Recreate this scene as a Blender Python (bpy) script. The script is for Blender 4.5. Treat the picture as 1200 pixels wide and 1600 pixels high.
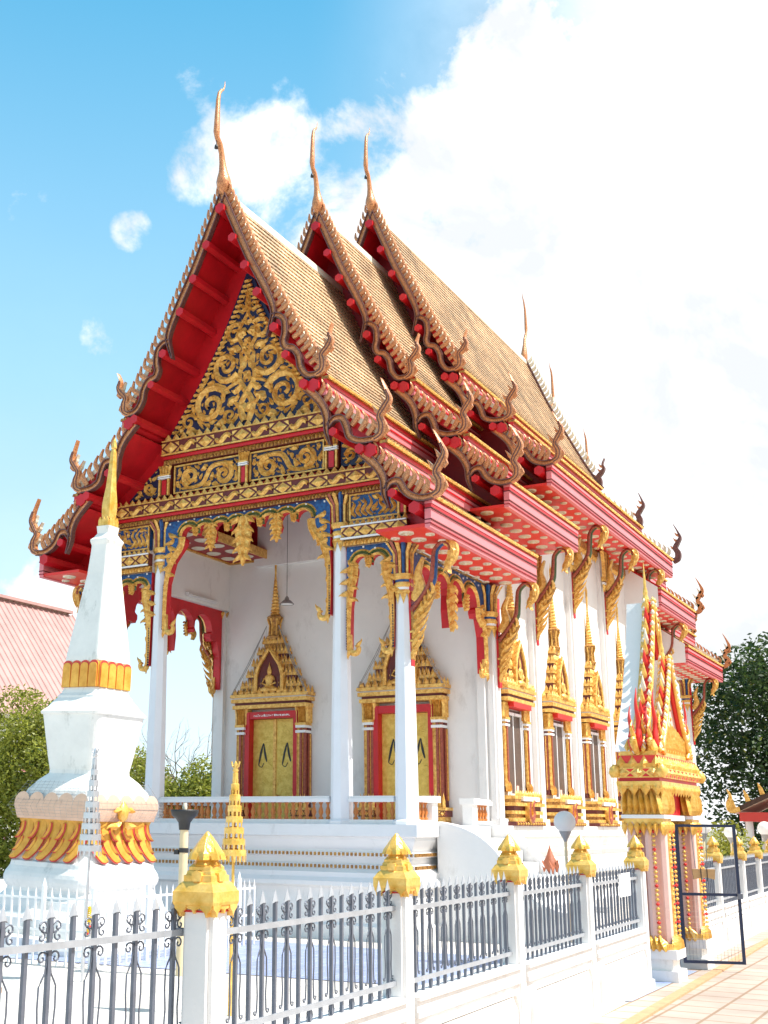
import bpy, math, random
import numpy as np
from mathutils import Vector, Matrix

for o in list(bpy.data.objects):
    bpy.data.objects.remove(o)
sc = bpy.context.scene
COL = sc.collection
random.seed(11)

# ------------------------------------------------------------------ camera
CAMPOS = Vector((10.458, -16.1, 1.62))
RIGHT = Vector((0.8595478, 0.51098772, 0.00831454))
UP = Vector((0.11399822, -0.2075685, 0.97155531))
FWD = Vector((-0.49817867, 0.83415038, 0.23666674))
cd = bpy.data.cameras.new('camera')
cam = bpy.data.objects.new('camera', cd)
COL.objects.link(cam)
M = Matrix.Identity(4)
for i, v in enumerate((RIGHT, UP, -FWD)):
    for j in range(3):
        M[j][i] = v[j]
M.translation = CAMPOS
cam.matrix_world = M
cd.sensor_fit = 'VERTICAL'
cd.sensor_height = 24.0
cd.lens = 1813.62 / 1600 * 24.0
cd.shift_x = (600 - 453.94) / 1600
cd.shift_y = (846.38 - 800) / 1600
cd.clip_start = 0.1
cd.clip_end = 2000
sc.camera = cam
sc.render.resolution_x, sc.render.resolution_y = 768, 1024

# ------------------------------------------------------------------ sun, sky, exposure
SUN = Vector((1.0, 0.22, 1.6)).normalized()
ld = bpy.data.lights.new('sun', 'SUN')
ld.energy = 3.7
ld.angle = math.radians(0.5)
ld.color = (1.0, 0.96, 0.90)
sun = bpy.data.objects.new('sun', ld)
sun.rotation_euler = SUN.to_track_quat('Z', 'Y').to_euler()
sun.location = (30, 5, 50)
COL.objects.link(sun)

w = bpy.data.worlds.new('World')
sc.world = w
w.use_nodes = True
nt = w.node_tree
nt.nodes.clear()
N, Lk = nt.nodes.new, nt.links.new


def wmath(op, a, b=None, clamp=False):
    n = N('ShaderNodeMath')
    n.operation = op
    n.use_clamp = clamp
    for i, x in enumerate((a, b)):
        if x is None:
            continue
        if isinstance(x, (int, float)):
            n.inputs[i].default_value = x
        else:
            Lk(x, n.inputs[i])
    return n.outputs[0]


sky = N('ShaderNodeTexSky')
sky.sky_type = 'NISHITA'
sky.sun_disc = False
sky.sun_elevation = math.asin(SUN.z)
sky.sun_rotation = math.atan2(SUN.x, SUN.y)
sky.air_density = 1.0
sky.dust_density = 0.6
sky.ozone_density = 2.2
tc = N('ShaderNodeTexCoord')
nrm = N('ShaderNodeVectorMath'); nrm.operation = 'NORMALIZE'
Lk(tc.outputs['Generated'], nrm.inputs[0])


def wdot(vec):
    n = N('ShaderNodeVectorMath'); n.operation = 'DOT_PRODUCT'
    Lk(nrm.outputs[0], n.inputs[0]); n.inputs[1].default_value = vec
    return n.outputs['Value']


SKYW = 1.0


def wnoise(scale, det, rough, dist=0.0):
    n = N('ShaderNodeTexNoise')
    n.inputs['Scale'].default_value = scale
    n.inputs['Detail'].default_value = det
    n.inputs['Roughness'].default_value = rough
    n.inputs['Distortion'].default_value = dist
    n.noise_dimensions = '4D'
    n.inputs['W'].default_value = SKYW
    Lk(nrm.outputs[0], n.inputs['Vector'])
    return n.outputs[0]


dr = wdot((0.8606, 0.5093, 0.0))        # sideways across the view
dz = wdot((0, 0, 1))
n1 = wnoise(3.4, 9, 0.58, 0.25)
n2 = wnoise(11.0, 9, 0.62, 0.3)
PUFFS = [((-0.5013, 0.6894, 0.5229), 0.032, 1.2), ((-0.4561, 0.7086, 0.5384), 0.0524, 1.3), ((-0.4691, 0.6658, 0.5802), 0.0414, 1.08), ((-0.4474, 0.7457, 0.4937), 0.0441, 1.12), ((-0.5606, 0.679, 0.4741), 0.0165, 1.15), ((-0.5447, 0.6986, 0.4639), 0.0099, 1.1), ((-0.6005, 0.6951, 0.3952), 0.0243, 1.05), ((-0.6373, 0.6706, 0.3796), 0.0132, 0.95), ((-0.6816, 0.7086, 0.1824), 0.0579, 1.45), ((-0.4977, 0.6267, 0.5996), 0.0386, 0.95), ((-0.6054, 0.6133, 0.5073), 0.0496, 0.75), ((-0.5224, 0.5931, 0.6126), 0.0221, 0.9), ((-0.603, 0.578, 0.5498), 0.0221, 0.8)]
# bank of cloud: everything to the right, thinning out towards the top
e = wmath('MULTIPLY', wmath('SUBTRACT', dr, 0.015), 8.0)
hump = wmath('MULTIPLY', wmath('MAXIMUM', wmath('SUBTRACT', dz, 0.53), 0.0), -13.0)
e = wmath('MAXIMUM', wmath('ADD', e, hump), -1.25)
# separate puffs in the open blue: compass direction, size and fullness of each
for (dx, dy, dzz), rad, amp in PUFFS:
    b_ = N('ShaderNodeMapRange'); b_.interpolation_type = 'SMOOTHSTEP'
    b_.inputs['From Min'].default_value = math.cos(rad * 1.7)
    b_.inputs['From Max'].default_value = math.cos(rad * 0.1)
    b_.inputs['To Min'].default_value = -1.25
    b_.inputs['To Max'].default_value = -1.12 + amp
    Lk(wdot((dx, dy, dzz)), b_.inputs['Value'])
    e = wmath('MAXIMUM', e, b_.outputs[0])
nn = wmath('MULTIPLY', wmath('SUBTRACT', wmath('ADD', wmath('MULTIPLY', n1, 0.55), wmath('MULTIPLY', n2, 0.45)), 0.5), 8.0)
v = wmath('ADD', wmath('ADD', e, nn), -0.05)
mask = N('ShaderNodeMapRange'); mask.interpolation_type = 'SMOOTHSTEP'
mask.inputs['From Min'].default_value = -0.05
mask.inputs['From Max'].default_value = 0.62
Lk(v, mask.inputs['Value'])
# thin veil on the right and near the horizon
veil = N('ShaderNodeMapRange'); veil.interpolation_type = 'SMOOTHSTEP'
veil.inputs['From Min'].default_value = 0.0
veil.inputs['From Max'].default_value = 0.30
Lk(dr, veil.inputs['Value'])
hz = N('ShaderNodeMapRange'); hz.interpolation_type = 'SMOOTHSTEP'
hz.inputs['From Min'].default_value = 0.62
hz.inputs['From Max'].default_value = 0.0
hz.inputs['To Max'].default_value = 0.12
Lk(dz, hz.inputs['Value'])
mx = wmath('MAXIMUM', mask.outputs[0], wmath('MULTIPLY', veil.outputs[0], 0.85))
mx = wmath('MAXIMUM', mx, hz.outputs[0])
tint = N('ShaderNodeMix'); tint.data_type = 'RGBA'; tint.blend_type = 'MULTIPLY'
tint.inputs[0].default_value = 1.0
Lk(sky.outputs[0], tint.inputs[6]); tint.inputs[7].default_value = (0.55, 1.06, 1.16, 1)
clear = N('ShaderNodeValToRGB')
clear.color_ramp.elements[0].position = 0.0
clear.color_ramp.elements[0].color = (0.42, 0.45, 0.48, 1)
clear.color_ramp.elements[1].position = 0.66
clear.color_ramp.elements[1].color = (0.042, 0.205, 0.335, 1)
el = clear.color_ramp.elements.new(0.36); el.color = (0.19, 0.34, 0.44, 1)
Lk(dz, clear.inputs[0])
cs = N('ShaderNodeVectorMath'); cs.operation = 'SCALE'; cs.inputs['Scale'].default_value = 10.0
Lk(clear.outputs[0], cs.inputs[0])
blend = N('ShaderNodeMix'); blend.data_type = 'RGBA'; blend.inputs[0].default_value = 0.82
Lk(tint.outputs[2], blend.inputs[6]); Lk(cs.outputs[0], blend.inputs[7])
mixc = N('ShaderNodeMix'); mixc.data_type = 'RGBA'
Lk(mx, mixc.inputs[0]); Lk(blend.outputs[2], mixc.inputs[6])
cl = N('ShaderNodeMix'); cl.data_type = 'RGBA'
n3 = wnoise(7.0, 7, 0.6, 0.4)
cr = N('ShaderNodeMapRange'); cr.inputs['From Min'].default_value = 0.40; cr.inputs['From Max'].default_value = 0.56
Lk(n3, cr.inputs['Value']); Lk(cr.outputs[0], cl.inputs[0])
cl.inputs[6].default_value = (3.7, 3.85, 3.98, 1); cl.inputs[7].default_value = (5.2, 5.3, 5.4, 1)
Lk(cl.outputs[2], mixc.inputs[7])
bg = N('ShaderNodeBackground'); bg.inputs[1].default_value = 0.12
wo = N('ShaderNodeOutputWorld')
Lk(mixc.outputs[2], bg.inputs[0]); Lk(bg.outputs[0], wo.inputs[0])

sc.view_settings.view_transform = 'Standard'
sc.view_settings.look = 'None'
sc.view_settings.exposure = 1.08
sc.view_settings.gamma = 1.0
sc.view_settings.use_curve_mapping = False
sc.render.engine = 'CYCLES'
sc.cycles.max_bounces = 6
sc.cycles.diffuse_bounces = 4

# ------------------------------------------------------------------ materials
MATS = {}


def mat(name, col, rough=0.6, metal=0.0, var=0.0, vscale=6.0, col2=None, bump=0.0, bscale=30.0, kind=None, stain=None, spec=0.5):
    m = bpy.data.materials.new(name)
    m.use_nodes = True
    t = m.node_tree
    b = t.nodes['Principled BSDF']
    b.inputs['Roughness'].default_value = rough
    b.inputs['Metallic'].default_value = metal
    b.inputs['Specular IOR Level'].default_value = spec
    tc = t.nodes.new('ShaderNodeTexCoord')
    base = None
    if col2 is None and var > 0:
        col2 = tuple(c * (1 - var) for c in col)
    if col2 is not None:
        n = t.nodes.new('ShaderNodeTexNoise' if kind != 'cells' else 'ShaderNodeTexVoronoi')
        n.inputs['Scale'].default_value = vscale
        if kind != 'cells':
            n.inputs['Detail'].default_value = 6
            n.inputs['Roughness'].default_value = 0.65
        t.links.new(tc.outputs['Object'], n.inputs['Vector'])
        r = t.nodes.new('ShaderNodeValToRGB')
        r.color_ramp.elements[0].position = 0.36 if kind != 'cells' else 0.1
        r.color_ramp.elements[1].position = 0.66 if kind != 'cells' else 0.9
        r.color_ramp.elements[0].color = (*col2, 1)
        r.color_ramp.elements[1].color = (*col, 1)
        t.links.new(n.outputs['Color'] if kind == 'cells' else n.outputs[0], r.inputs[0])
        base = r.outputs[0]
    if stain is not None:
        scol, samt, ssc = stain
        n = t.nodes.new('ShaderNodeTexNoise')
        n.inputs['Scale'].default_value = ssc
        n.inputs['Detail'].default_value = 9
        n.inputs['Roughness'].default_value = 0.7
        mp = t.nodes.new('ShaderNodeMapping')
        mp.inputs['Scale'].default_value = (1, 1, 0.45)
        t.links.new(tc.outputs['Object'], mp.inputs[0])
        t.links.new(mp.outputs[0], n.inputs['Vector'])
        r = t.nodes.new('ShaderNodeMapRange')
        r.inputs['From Min'].default_value = 0.56
        r.inputs['From Max'].default_value = 0.76
        r.inputs['To Max'].default_value = samt
        t.links.new(n.outputs[0], r.inputs['Value'])
        mxn = t.nodes.new('ShaderNodeMix'); mxn.data_type = 'RGBA'
        t.links.new(r.outputs[0], mxn.inputs[0])
        if base is not None:
            t.links.new(base, mxn.inputs[6])
        else:
            mxn.inputs[6].default_value = (*col, 1)
        mxn.inputs[7].default_value = (*scol, 1)
        base = mxn.outputs[2]
    if base is not None:
        t.links.new(base, b.inputs['Base Color'])
    else:
        b.inputs['Base Color'].default_value = (*col, 1)
    if bump > 0:
        n = t.nodes.new('ShaderNodeTexNoise')
        n.inputs['Scale'].default_value = bscale
        n.inputs['Detail'].default_value = 4
        t.links.new(tc.outputs['Object'], n.inputs['Vector'])
        bp = t.nodes.new('ShaderNodeBump')
        bp.inputs['Strength'].default_value = bump
        bp.inputs['Distance'].default_value = 0.02
        t.links.new(n.outputs[0], bp.inputs['Height'])
        t.links.new(bp.outputs[0], b.inputs['Normal'])
    MATS[name] = m
    return m


mat('plaster', (0.80, 0.785, 0.765), 0.75, var=0.05, vscale=1.6, bump=0.12, bscale=40, stain=((0.33, 0.30, 0.27), 0.50, 2.4))
mat('plaster_old', (0.80, 0.79, 0.75), 0.8, var=0.10, vscale=2.2, bump=0.25, bscale=22, stain=((0.16, 0.18, 0.15), 0.7, 3.2))
mat('column_paint', (0.78, 0.79, 0.81), 0.55, var=0.04, vscale=3, bump=0.06, bscale=30, stain=((0.5, 0.48, 0.46), 0.15, 3.0))
mat('gold', (0.95, 0.62, 0.17), 0.36, 0.25, col2=(0.58, 0.26, 0.04), vscale=17, bump=0.4, bscale=60)
mat('gold_bright', (0.94, 0.60, 0.17), 0.30, 0.30, col2=(0.68, 0.37, 0.05), vscale=9, bump=0.35, bscale=28)
mat('gold_flat', (0.82, 0.44, 0.07), 0.5, 0.1, col2=(0.62, 0.27, 0.025), vscale=5, bump=0.15, bscale=30, stain=((0.25, 0.14, 0.02), 0.4, 6))
mat('gold_old', (0.62, 0.34, 0.075), 0.42, 0.3, col2=(0.20, 0.07, 0.018), vscale=22, bump=0.4, bscale=50)
mat('gold_leaf', (0.84, 0.62, 0.15), 0.38, 0.25, col2=(0.62, 0.40, 0.06), vscale=9, bump=0.5, bscale=70)
mat('red', (0.60, 0.010, 0.018), 0.42, var=0.22, vscale=3.5, bump=0.06, bscale=30)
mat('red_dark', (0.36, 0.008, 0.014), 0.45, var=0.3, vscale=4)
mat('red_bright', (0.75, 0.030, 0.020), 0.42, var=0.12, vscale=4)
mat('red_sunlit', (0.76, 0.22, 0.24), 0.5, var=0.10, vscale=3, bump=0.05, bscale=30)  # pale pink: sun glare on the red eaves boards, put into the colour
mat('peach', (0.74, 0.50, 0.36), 0.6, var=0.15, vscale=7)
mat('pink', (0.80, 0.52, 0.45), 0.6, var=0.08, vscale=5)
mat('maroon', (0.14, 0.018, 0.014), 0.55, var=0.3, vscale=8)
mat('blue', (0.010, 0.105, 0.30), 0.35, col2=(0.005, 0.025, 0.13), vscale=18, bump=0.2, bscale=80)
mat('navy', (0.006, 0.016, 0.085), 0.5, col2=(0.003, 0.005, 0.025), vscale=25)
mat('mosaic', (0.74, 0.33, 0.13), 0.30, 0.15, col2=(0.40, 0.135, 0.055), vscale=55, kind='cells', bump=0.3, bscale=90)
mat('mosaic_edge', (0.20, 0.085, 0.075), 0.35, 0.1, var=0.5, vscale=30)
mat('mosaic_red', (0.40, 0.10, 0.05), 0.35, 0.1, col2=(0.22, 0.035, 0.025), vscale=40, kind='cells')
mat('white', (0.82, 0.82, 0.82), 0.5)
mat('cream', (0.78, 0.70, 0.55), 0.6, var=0.12, vscale=4)
mat('green_glass', (0.10, 0.16, 0.06), 0.3, 0.2, var=0.5, vscale=40)
mat('steel', (0.150, 0.165, 0.205), 0.40, 0.25, var=0.25, vscale=12, stain=((0.26, 0.25, 0.25), 0.4, 9))
mat('rail_grey', (0.40, 0.42, 0.45), 0.42, 0.2, var=0.2, vscale=9, stain=((0.24, 0.22, 0.20), 0.4, 8))
mat('silver', (0.62, 0.63, 0.66), 0.28, 0.85, var=0.1, vscale=9)
mat('gate_blue', (0.020, 0.032, 0.075), 0.4, 0.2, var=0.2, vscale=10)
mat('black', (0.018, 0.018, 0.020), 0.5)
mat('terracotta', (0.42, 0.13, 0.06), 0.55, var=0.25, vscale=10, bump=0.2, bscale=40)
mat('orange_clay', (0.58, 0.19, 0.035), 0.38, var=0.25, vscale=12)
mat('wood', (0.30, 0.19, 0.10), 0.7, var=0.35, vscale=8)
mat('bamboo', (0.72, 0.58, 0.36), 0.55, var=0.15, vscale=6)
mat('globe', (0.86, 0.85, 0.83), 0.25)
mat('lamp_grey', (0.30, 0.29, 0.28), 0.5)
mat('paper', (0.84, 0.84, 0.83), 0.8)
mat('card', (0.50, 0.31, 0.14), 0.8, var=0.2, vscale=12)
mat('yellow', (0.85, 0.55, 0.02), 0.7)
mat('window_glass', (0.13, 0.085, 0.065), 0.35, var=0.35, vscale=2, spec=0.25)
mat('net', (0.34, 0.33, 0.32), 0.8)
mat('bark', (0.16, 0.11, 0.08), 0.9, var=0.4, vscale=9, bump=0.5, bscale=20)
mat('leaf_a', (0.075, 0.135, 0.024), 0.5, var=0.3, vscale=3)
mat('leaf_b', (0.036, 0.075, 0.018), 0.5, var=0.3, vscale=3)
mat('leaf_c', (0.200, 0.215, 0.030), 0.5, var=0.3, vscale=3)
mat('leaf_d', (0.36, 0.38, 0.050), 0.5, var=0.3, vscale=3)
mat('blossom', (0.55, 0.22, 0.20), 0.6, var=0.3, vscale=5)
mat('roof_pink', (0.46, 0.27, 0.245), 0.55, var=0.22, vscale=.8, stain=((0.34, 0.15, 0.13), .5, .5))
mat('far_red', (0.60, 0.05, 0.04), 0.5)


def tl_src(m):
    l_ = m.inputs['Base Color'].links
    return l_[0].from_socket if l_ else None


for nm in ('leaf_a', 'leaf_b', 'leaf_c', 'leaf_d', 'globe'):
    t_ = MATS[nm].node_tree
    pb = t_.nodes['Principled BSDF']
    tl = t_.nodes.new('ShaderNodeBsdfTranslucent')
    mxs = t_.nodes.new('ShaderNodeMixShader'); mxs.inputs[0].default_value = 0.42
    if tl_src(pb):
        t_.links.new(tl_src(pb), tl.inputs[0])
    else:
        tl.inputs[0].default_value = (0.85, 0.85, 0.84, 1)
    t_.links.new(pb.outputs[0], mxs.inputs[1]); t_.links.new(tl.outputs[0], mxs.inputs[2])
    t_.links.new(mxs.outputs[0], t_.nodes['Material Output'].inputs['Surface'])


def tile_mat():
    m = bpy.data.materials.new('roof_tile')
    m.use_nodes = True
    t = m.node_tree
    b = t.nodes['Principled BSDF']
    b.inputs['Roughness'].default_value = 0.5
    uv = t.nodes.new('ShaderNodeUVMap')
    br = t.nodes.new('ShaderNodeTexBrick')
    br.inputs['Scale'].default_value = 1.0
    br.inputs['Brick Width'].default_value = 0.13
    br.inputs['Row Height'].default_value = 0.14
    br.inputs['Mortar Size'].default_value = 0.012
    br.inputs['Mortar Smooth'].default_value = 0.2
    br.inputs['Bias'].default_value = -0.1
    br.inputs['Color1'].default_value = (0.72, 0.51, 0.30, 1)
    br.inputs['Color2'].default_value = (0.50, 0.315, 0.175, 1)
    br.inputs['Mortar'].default_value = (0.055, 0.022, 0.012, 1)
    t.links.new(uv.outputs[0], br.inputs['Vector'])
    n = t.nodes.new('ShaderNodeTexNoise')
    n.inputs['Scale'].default_value = 1.3
    n.inputs['Detail'].default_value = 7
    tcx = t.nodes.new('ShaderNodeTexCoord')
    t.links.new(tcx.outputs['Object'], n.inputs['Vector'])
    r = t.nodes.new('ShaderNodeMapRange')
    r.inputs['From Min'].default_value = 0.3
    r.inputs['From Max'].default_value = 0.7
    r.inputs['To Min'].default_value = 0.62
    r.inputs['To Max'].default_value = 1.35
    t.links.new(n.outputs[0], r.inputs['Value'])
    mx = t.nodes.new('ShaderNodeMix'); mx.data_type = 'RGBA'; mx.blend_type = 'MULTIPLY'
    mx.inputs[0].default_value = 1.0
    t.links.new(br.outputs[0], mx.inputs[6]); t.links.new(r.outputs[0], mx.inputs[7])
    t.links.new(mx.outputs[2], b.inputs['Base Color'])
    bp = t.nodes.new('ShaderNodeBump'); bp.invert = True
    bp.inputs['Strength'].default_value = 0.8
    bp.inputs['Distance'].default_value = 0.02
    t.links.new(br.outputs['Fac'], bp.inputs['Height'])
    t.links.new(bp.outputs[0], b.inputs['Normal'])
    MATS['roof_tile'] = m


tile_mat()


def floor_mat(name, c1, c2, mortar, bw, rh, scale_noise=0.6, rough=0.7, ms=0.012, stain=0.2):
    m = bpy.data.materials.new(name)
    m.use_nodes = True
    t = m.node_tree
    b = t.nodes['Principled BSDF']
    b.inputs['Roughness'].default_value = rough
    tcx = t.nodes.new('ShaderNodeTexCoord')
    br = t.nodes.new('ShaderNodeTexBrick')
    br.offset = 0.0
    br.inputs['Scale'].default_value = 1.0
    br.inputs['Brick Width'].default_value = bw
    br.inputs['Row Height'].default_value = rh
    br.inputs['Mortar Size'].default_value = ms
    br.inputs['Color1'].default_value = (*c1, 1)
    br.inputs['Color2'].default_value = (*c2, 1)
    br.inputs['Mortar'].default_value = (*mortar, 1)
    t.links.new(tcx.outputs['Object'], br.inputs['Vector'])
    n = t.nodes.new('ShaderNodeTexNoise')
    n.inputs['Scale'].default_value = scale_noise
    n.inputs['Detail'].default_value = 9
    n.inputs['Roughness'].default_value = 0.65
    t.links.new(tcx.outputs['Object'], n.inputs['Vector'])
    r = t.nodes.new('ShaderNodeMapRange')
    r.inputs['From Min'].default_value = 0.3
    r.inputs['From Max'].default_value = 0.7
    r.inputs['To Min'].default_value = 1 - stain
    r.inputs['To Max'].default_value = 1 + stain * 0.3
    t.links.new(n.outputs[0], r.inputs['Value'])
    mx = t.nodes.new('ShaderNodeMix'); mx.data_type = 'RGBA'; mx.blend_type = 'MULTIPLY'
    mx.inputs[0].default_value = 1.0
    t.links.new(br.outputs[0], mx.inputs[6]); t.links.new(r.outputs[0], mx.inputs[7])
    t.links.new(mx.outputs[2], b.inputs['Base Color'])
    bp = t.nodes.new('ShaderNodeBump'); bp.invert = True
    bp.inputs['Strength'].default_value = 0.5
    bp.inputs['Distance'].default_value = 0.01
    t.links.new(br.outputs['Fac'], bp.inputs['Height'])
    t.links.new(bp.outputs[0], b.inputs['Normal'])
    MATS[name] = m


floor_mat('pavers', (0.48, 0.39, 0.325), (0.42, 0.335, 0.28), (0.30, 0.20, 0.13), 0.4, 0.4, 0.8, 0.7, .016, .3)
floor_mat('court_tile', (0.72, 0.68, 0.62), (0.66, 0.62, 0.56), (0.55, 0.50, 0.45), 0.5, 0.5, 0.7)
floor_mat('blue_tile', (0.30, 0.36, 0.56), (0.26, 0.32, 0.51), (0.40, 0.44, 0.58), 0.3, 0.3, 1.2, 0.45)
mat('brick_edge', (0.55, 0.32, 0.17), 0.8, var=0.25, vscale=7, bump=0.2, bscale=25)
mat('earth', (0.30, 0.25, 0.17), 0.9, col2=(0.12, 0.15, 0.06), vscale=0.4)


# ------------------------------------------------------------------ mesh helpers
class Fr:
    """A local frame: u across, v up, n out of the surface."""
    def __init__(s, o, u, v, n):
        s.o, s.u, s.v, s.n = Vector(o), Vector(u), Vector(v), Vector(n)

    def p(s, a, b, c=0.0):
        return s.o + s.u * a + s.v * b + s.n * c


def front(y, x=0.0, z=0.0):
    return Fr((x, y, z), (1, 0, 0), (0, 0, 1), (0, -1, 0))


def side(x, y=0.0, z=0.0):                 # faces +X, u runs to +Y
    return Fr((x, y, z), (0, 1, 0), (0, 0, 1), (1, 0, 0))


def side_l(x, y=0.0, z=0.0):               # faces -X
    return Fr((x, y, z), (0, 1, 0), (0, 0, 1), (-1, 0, 0))


class MB:
    def __init__(s):
        s.v, s.f, s.m, s.sm, s.uv, s.names = [], [], [], [], {}, []

    def mi(s, name):
        if name not in s.names:
            s.names.append(name)
        return s.names.index(name)

    def face(s, pts, m, sm=False, uv=None):
        i0 = len(s.v)
        s.v.extend([tuple(p) for p in pts])
        if uv:
            s.uv[len(s.f)] = uv
        s.f.append(tuple(range(i0, i0 + len(pts))))
        s.m.append(s.mi(m)); s.sm.append(sm)

    def grid(s, rows, m, sm=True, close=False):
        """rows of points joined into quads with shared vertices"""
        i0 = len(s.v)
        k = len(rows[0])
        for r in rows:
            s.v.extend([tuple(p) for p in r])
        mm = s.mi(m)
        for a in range(len(rows) - 1):
            for b in range(k if close else k - 1):
                c = (b + 1) % k
                s.f.append((i0 + a * k + b, i0 + a * k + c, i0 + (a + 1) * k + c, i0 + (a + 1) * k + b))
                s.m.append(mm); s.sm.append(sm)

    def box(s, x0, x1, y0, y1, z0, z1, m):
        s.fbox(Fr((0, 0, 0), (1, 0, 0), (0, 0, 1), (0, -1, 0)), x0, x1, z0, z1, -y1, -y0, m)

    def fbox(s, fr, u0, u1, v0, v1, n0, n1, m, back=True):
        P = [fr.p(a, b, c) for c in (n0, n1) for b in (v0, v1) for a in (u0, u1)]
        q = [(4, 5, 7, 6), (0, 4, 6, 2), (5, 1, 3, 7), (6, 7, 3, 2), (0, 1, 5, 4)]
        if back:
            q.append((1, 0, 2, 3))
        i0 = len(s.v)
        s.v.extend([tuple(p) for p in P])
        mm = s.mi(m)
        for f in q:
            s.f.append(tuple(i0 + a for a in f)); s.m.append(mm); s.sm.append(False)

    def prism(s, fr, poly, n0, n1, m, mside=None, mback=None):
        mside = mside or m
        k = len(poly)
        i0 = len(s.v)
        s.v.extend([tuple(fr.p(a, b, n1)) for a, b in poly] + [tuple(fr.p(a, b, n0)) for a, b in poly])
        s.f.append(tuple(range(i0, i0 + k))); s.m.append(s.mi(m)); s.sm.append(False)
        s.f.append(tuple(range(i0 + 2 * k - 1, i0 + k - 1, -1))); s.m.append(s.mi(mback or mside)); s.sm.append(False)
        for a in range(k):
            b = (a + 1) % k
            s.f.append((i0 + a, i0 + k + a, i0 + k + b, i0 + b)); s.m.append(s.mi(mside)); s.sm.append(False)

    def stroke(s, fr, pts, ws, h, m, n0=0.0):
        """carved ridge along a flat curve"""
        rows = []
        k = len(pts)
        for i, (a, b) in enumerate(pts):
            p, q = pts[max(0, i - 1)], pts[min(k - 1, i + 1)]
            dx, dy = q[0] - p[0], q[1] - p[1]
            L = math.hypot(dx, dy) or 1
            nx, ny = -dy / L, dx / L
            wd = ws[i] if isinstance(ws, (list, tuple)) else ws
            rows.append((fr.p(a + nx * wd, b + ny * wd, n0), fr.p(a, b, n0 + h * min(1, wd * 40)), fr.p(a - nx * wd, b - ny * wd, n0)))
        s.grid(rows, m, sm=False)

    def band(s, fr, pts, ws, n0, n1, m, mside=None, ridge=0.0):
        """solid strip with thickness along a flat curve"""
        mside = mside or m
        k = len(pts)
        Lr, Rr, Lb, Rb, C = [], [], [], [], []
        for i, (a, b) in enumerate(pts):
            p, q = pts[max(0, i - 1)], pts[min(k - 1, i + 1)]
            dx, dy = q[0] - p[0], q[1] - p[1]
            L = math.hypot(dx, dy) or 1
            nx, ny = -dy / L, dx / L
            wd = ws[i] if isinstance(ws, (list, tuple)) else ws
            Lr.append(fr.p(a + nx * wd, b + ny * wd, n1)); Rr.append(fr.p(a - nx * wd, b - ny * wd, n1))
            Lb.append(fr.p(a + nx * wd, b + ny * wd, n0)); Rb.append(fr.p(a - nx * wd, b - ny * wd, n0))
            C.append(fr.p(a, b, n1 + ridge))
        s.grid(list(zip(Lr, C, Rr)), m, sm=False)
        s.grid(list(zip(Rb, Lb)), mside, sm=False)
        s.grid(list(zip(Lb, Lr)), mside, sm=False)
        s.grid(list(zip(Rr, Rb)), mside, sm=False)
        s.face([Lb[0], Rb[0], Rr[0], Lr[0]], mside)
        s.face([Lb[-1], Lr[-1], Rr[-1], Rb[-1]], mside)

    def lathe(s, c, prof, n, m, rot=0.0, sm=True, sx=1.0, sy=1.0, top=True):
        rows = []
        for r, z in prof:
            rows.append([(c[0] + sx * r * math.cos(rot + 2 * math.pi * k / n), c[1] + sy * r * math.sin(rot + 2 * math.pi * k / n), c[2] + z) for k in range(n)])
        s.grid(rows, m, sm=sm, close=True)
        if top and prof[-1][0] > 1e-4:
            s.face(rows[-1], m)
        if top and prof[0][0] > 1e-4:
            s.face(rows[0][::-1], m)

    def tube(s, pts, rs, n, m, sm=True, flat=1.0, fdir=None):
        pts = [Vector(p) for p in pts]
        rows = []
        up = Vector((0.13, 0.31, 0.94))
        for i, p in enumerate(pts):
            t = (pts[min(i + 1, len(pts) - 1)] - pts[max(i - 1, 0)]).normalized()
            if fdir is not None:
                a = Vector(fdir)
                a = (a - t * a.dot(t)).normalized()
            else:
                a = t.cross(up)
                if a.length < 1e-3:
                    a = t.cross(Vector((1, 0, 0)))
                a.normalize()
            b = t.cross(a)
            r = rs[i] if isinstance(rs, (list, tuple)) else rs
            rows.append([p + a * (r * flat * math.cos(2 * math.pi * k / n)) + b * (r * math.sin(2 * math.pi * k / n)) for k in range(n)])
        s.grid(rows, m, sm=sm, close=True)
        s.face(rows[0][::-1], m); s.face(rows[-1], m)

    def loop(s, x0, x1, y0, y1, prof, m, ms=None):
        """moulding swept round a rectangle; prof = (outward, z)"""
        rows = []
        for d, z in prof:
            rows.append([(x0 - d, y0 - d, z), (x1 + d, y0 - d, z), (x1 + d, y1 + d, z), (x0 - d, y1 + d, z)])
        for i in range(len(rows) - 1):
            mm = ms[i] if ms else m
            s.grid(rows[i:i + 2], mm, sm=False, close=True)
        s.face(rows[0], m); s.face(rows[-1], m)

    def build(s, name, parent=None):
        me = bpy.data.meshes.new(name)
        me.from_pydata(s.v, [], s.f)
        for n in s.names:
            me.materials.append(MATS[n])
        me.polygons.foreach_set('material_index', s.m)
        me.polygons.foreach_set('use_smooth', s.sm)
        if s.uv:
            ul = me.uv_layers.new(name='UVMap')
            for fi, uvs in s.uv.items():
                p = me.polygons[fi]
                for li, q in zip(p.loop_indices, uvs):
                    ul.data[li].uv = q
        me.update()
        o = bpy.data.objects.new(name, me)
        COL.objects.link(o)
        if parent:
            o.parent = parent
            if False:
                pass
        return o


def tag(o, label, cat, group=None, kind=None):
    if label:
        o['label'] = label
    if cat:
        o['category'] = cat
    if group:
        o['group'] = group
    if kind:
        o['kind'] = kind
    return o


def empty(name, loc, label, cat, group=None):
    o = bpy.data.objects.new(name, None)
    o.empty_display_size = 0.2
    o.location = loc
    COL.objects.link(o)
    return tag(o, label, cat, group)


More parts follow.
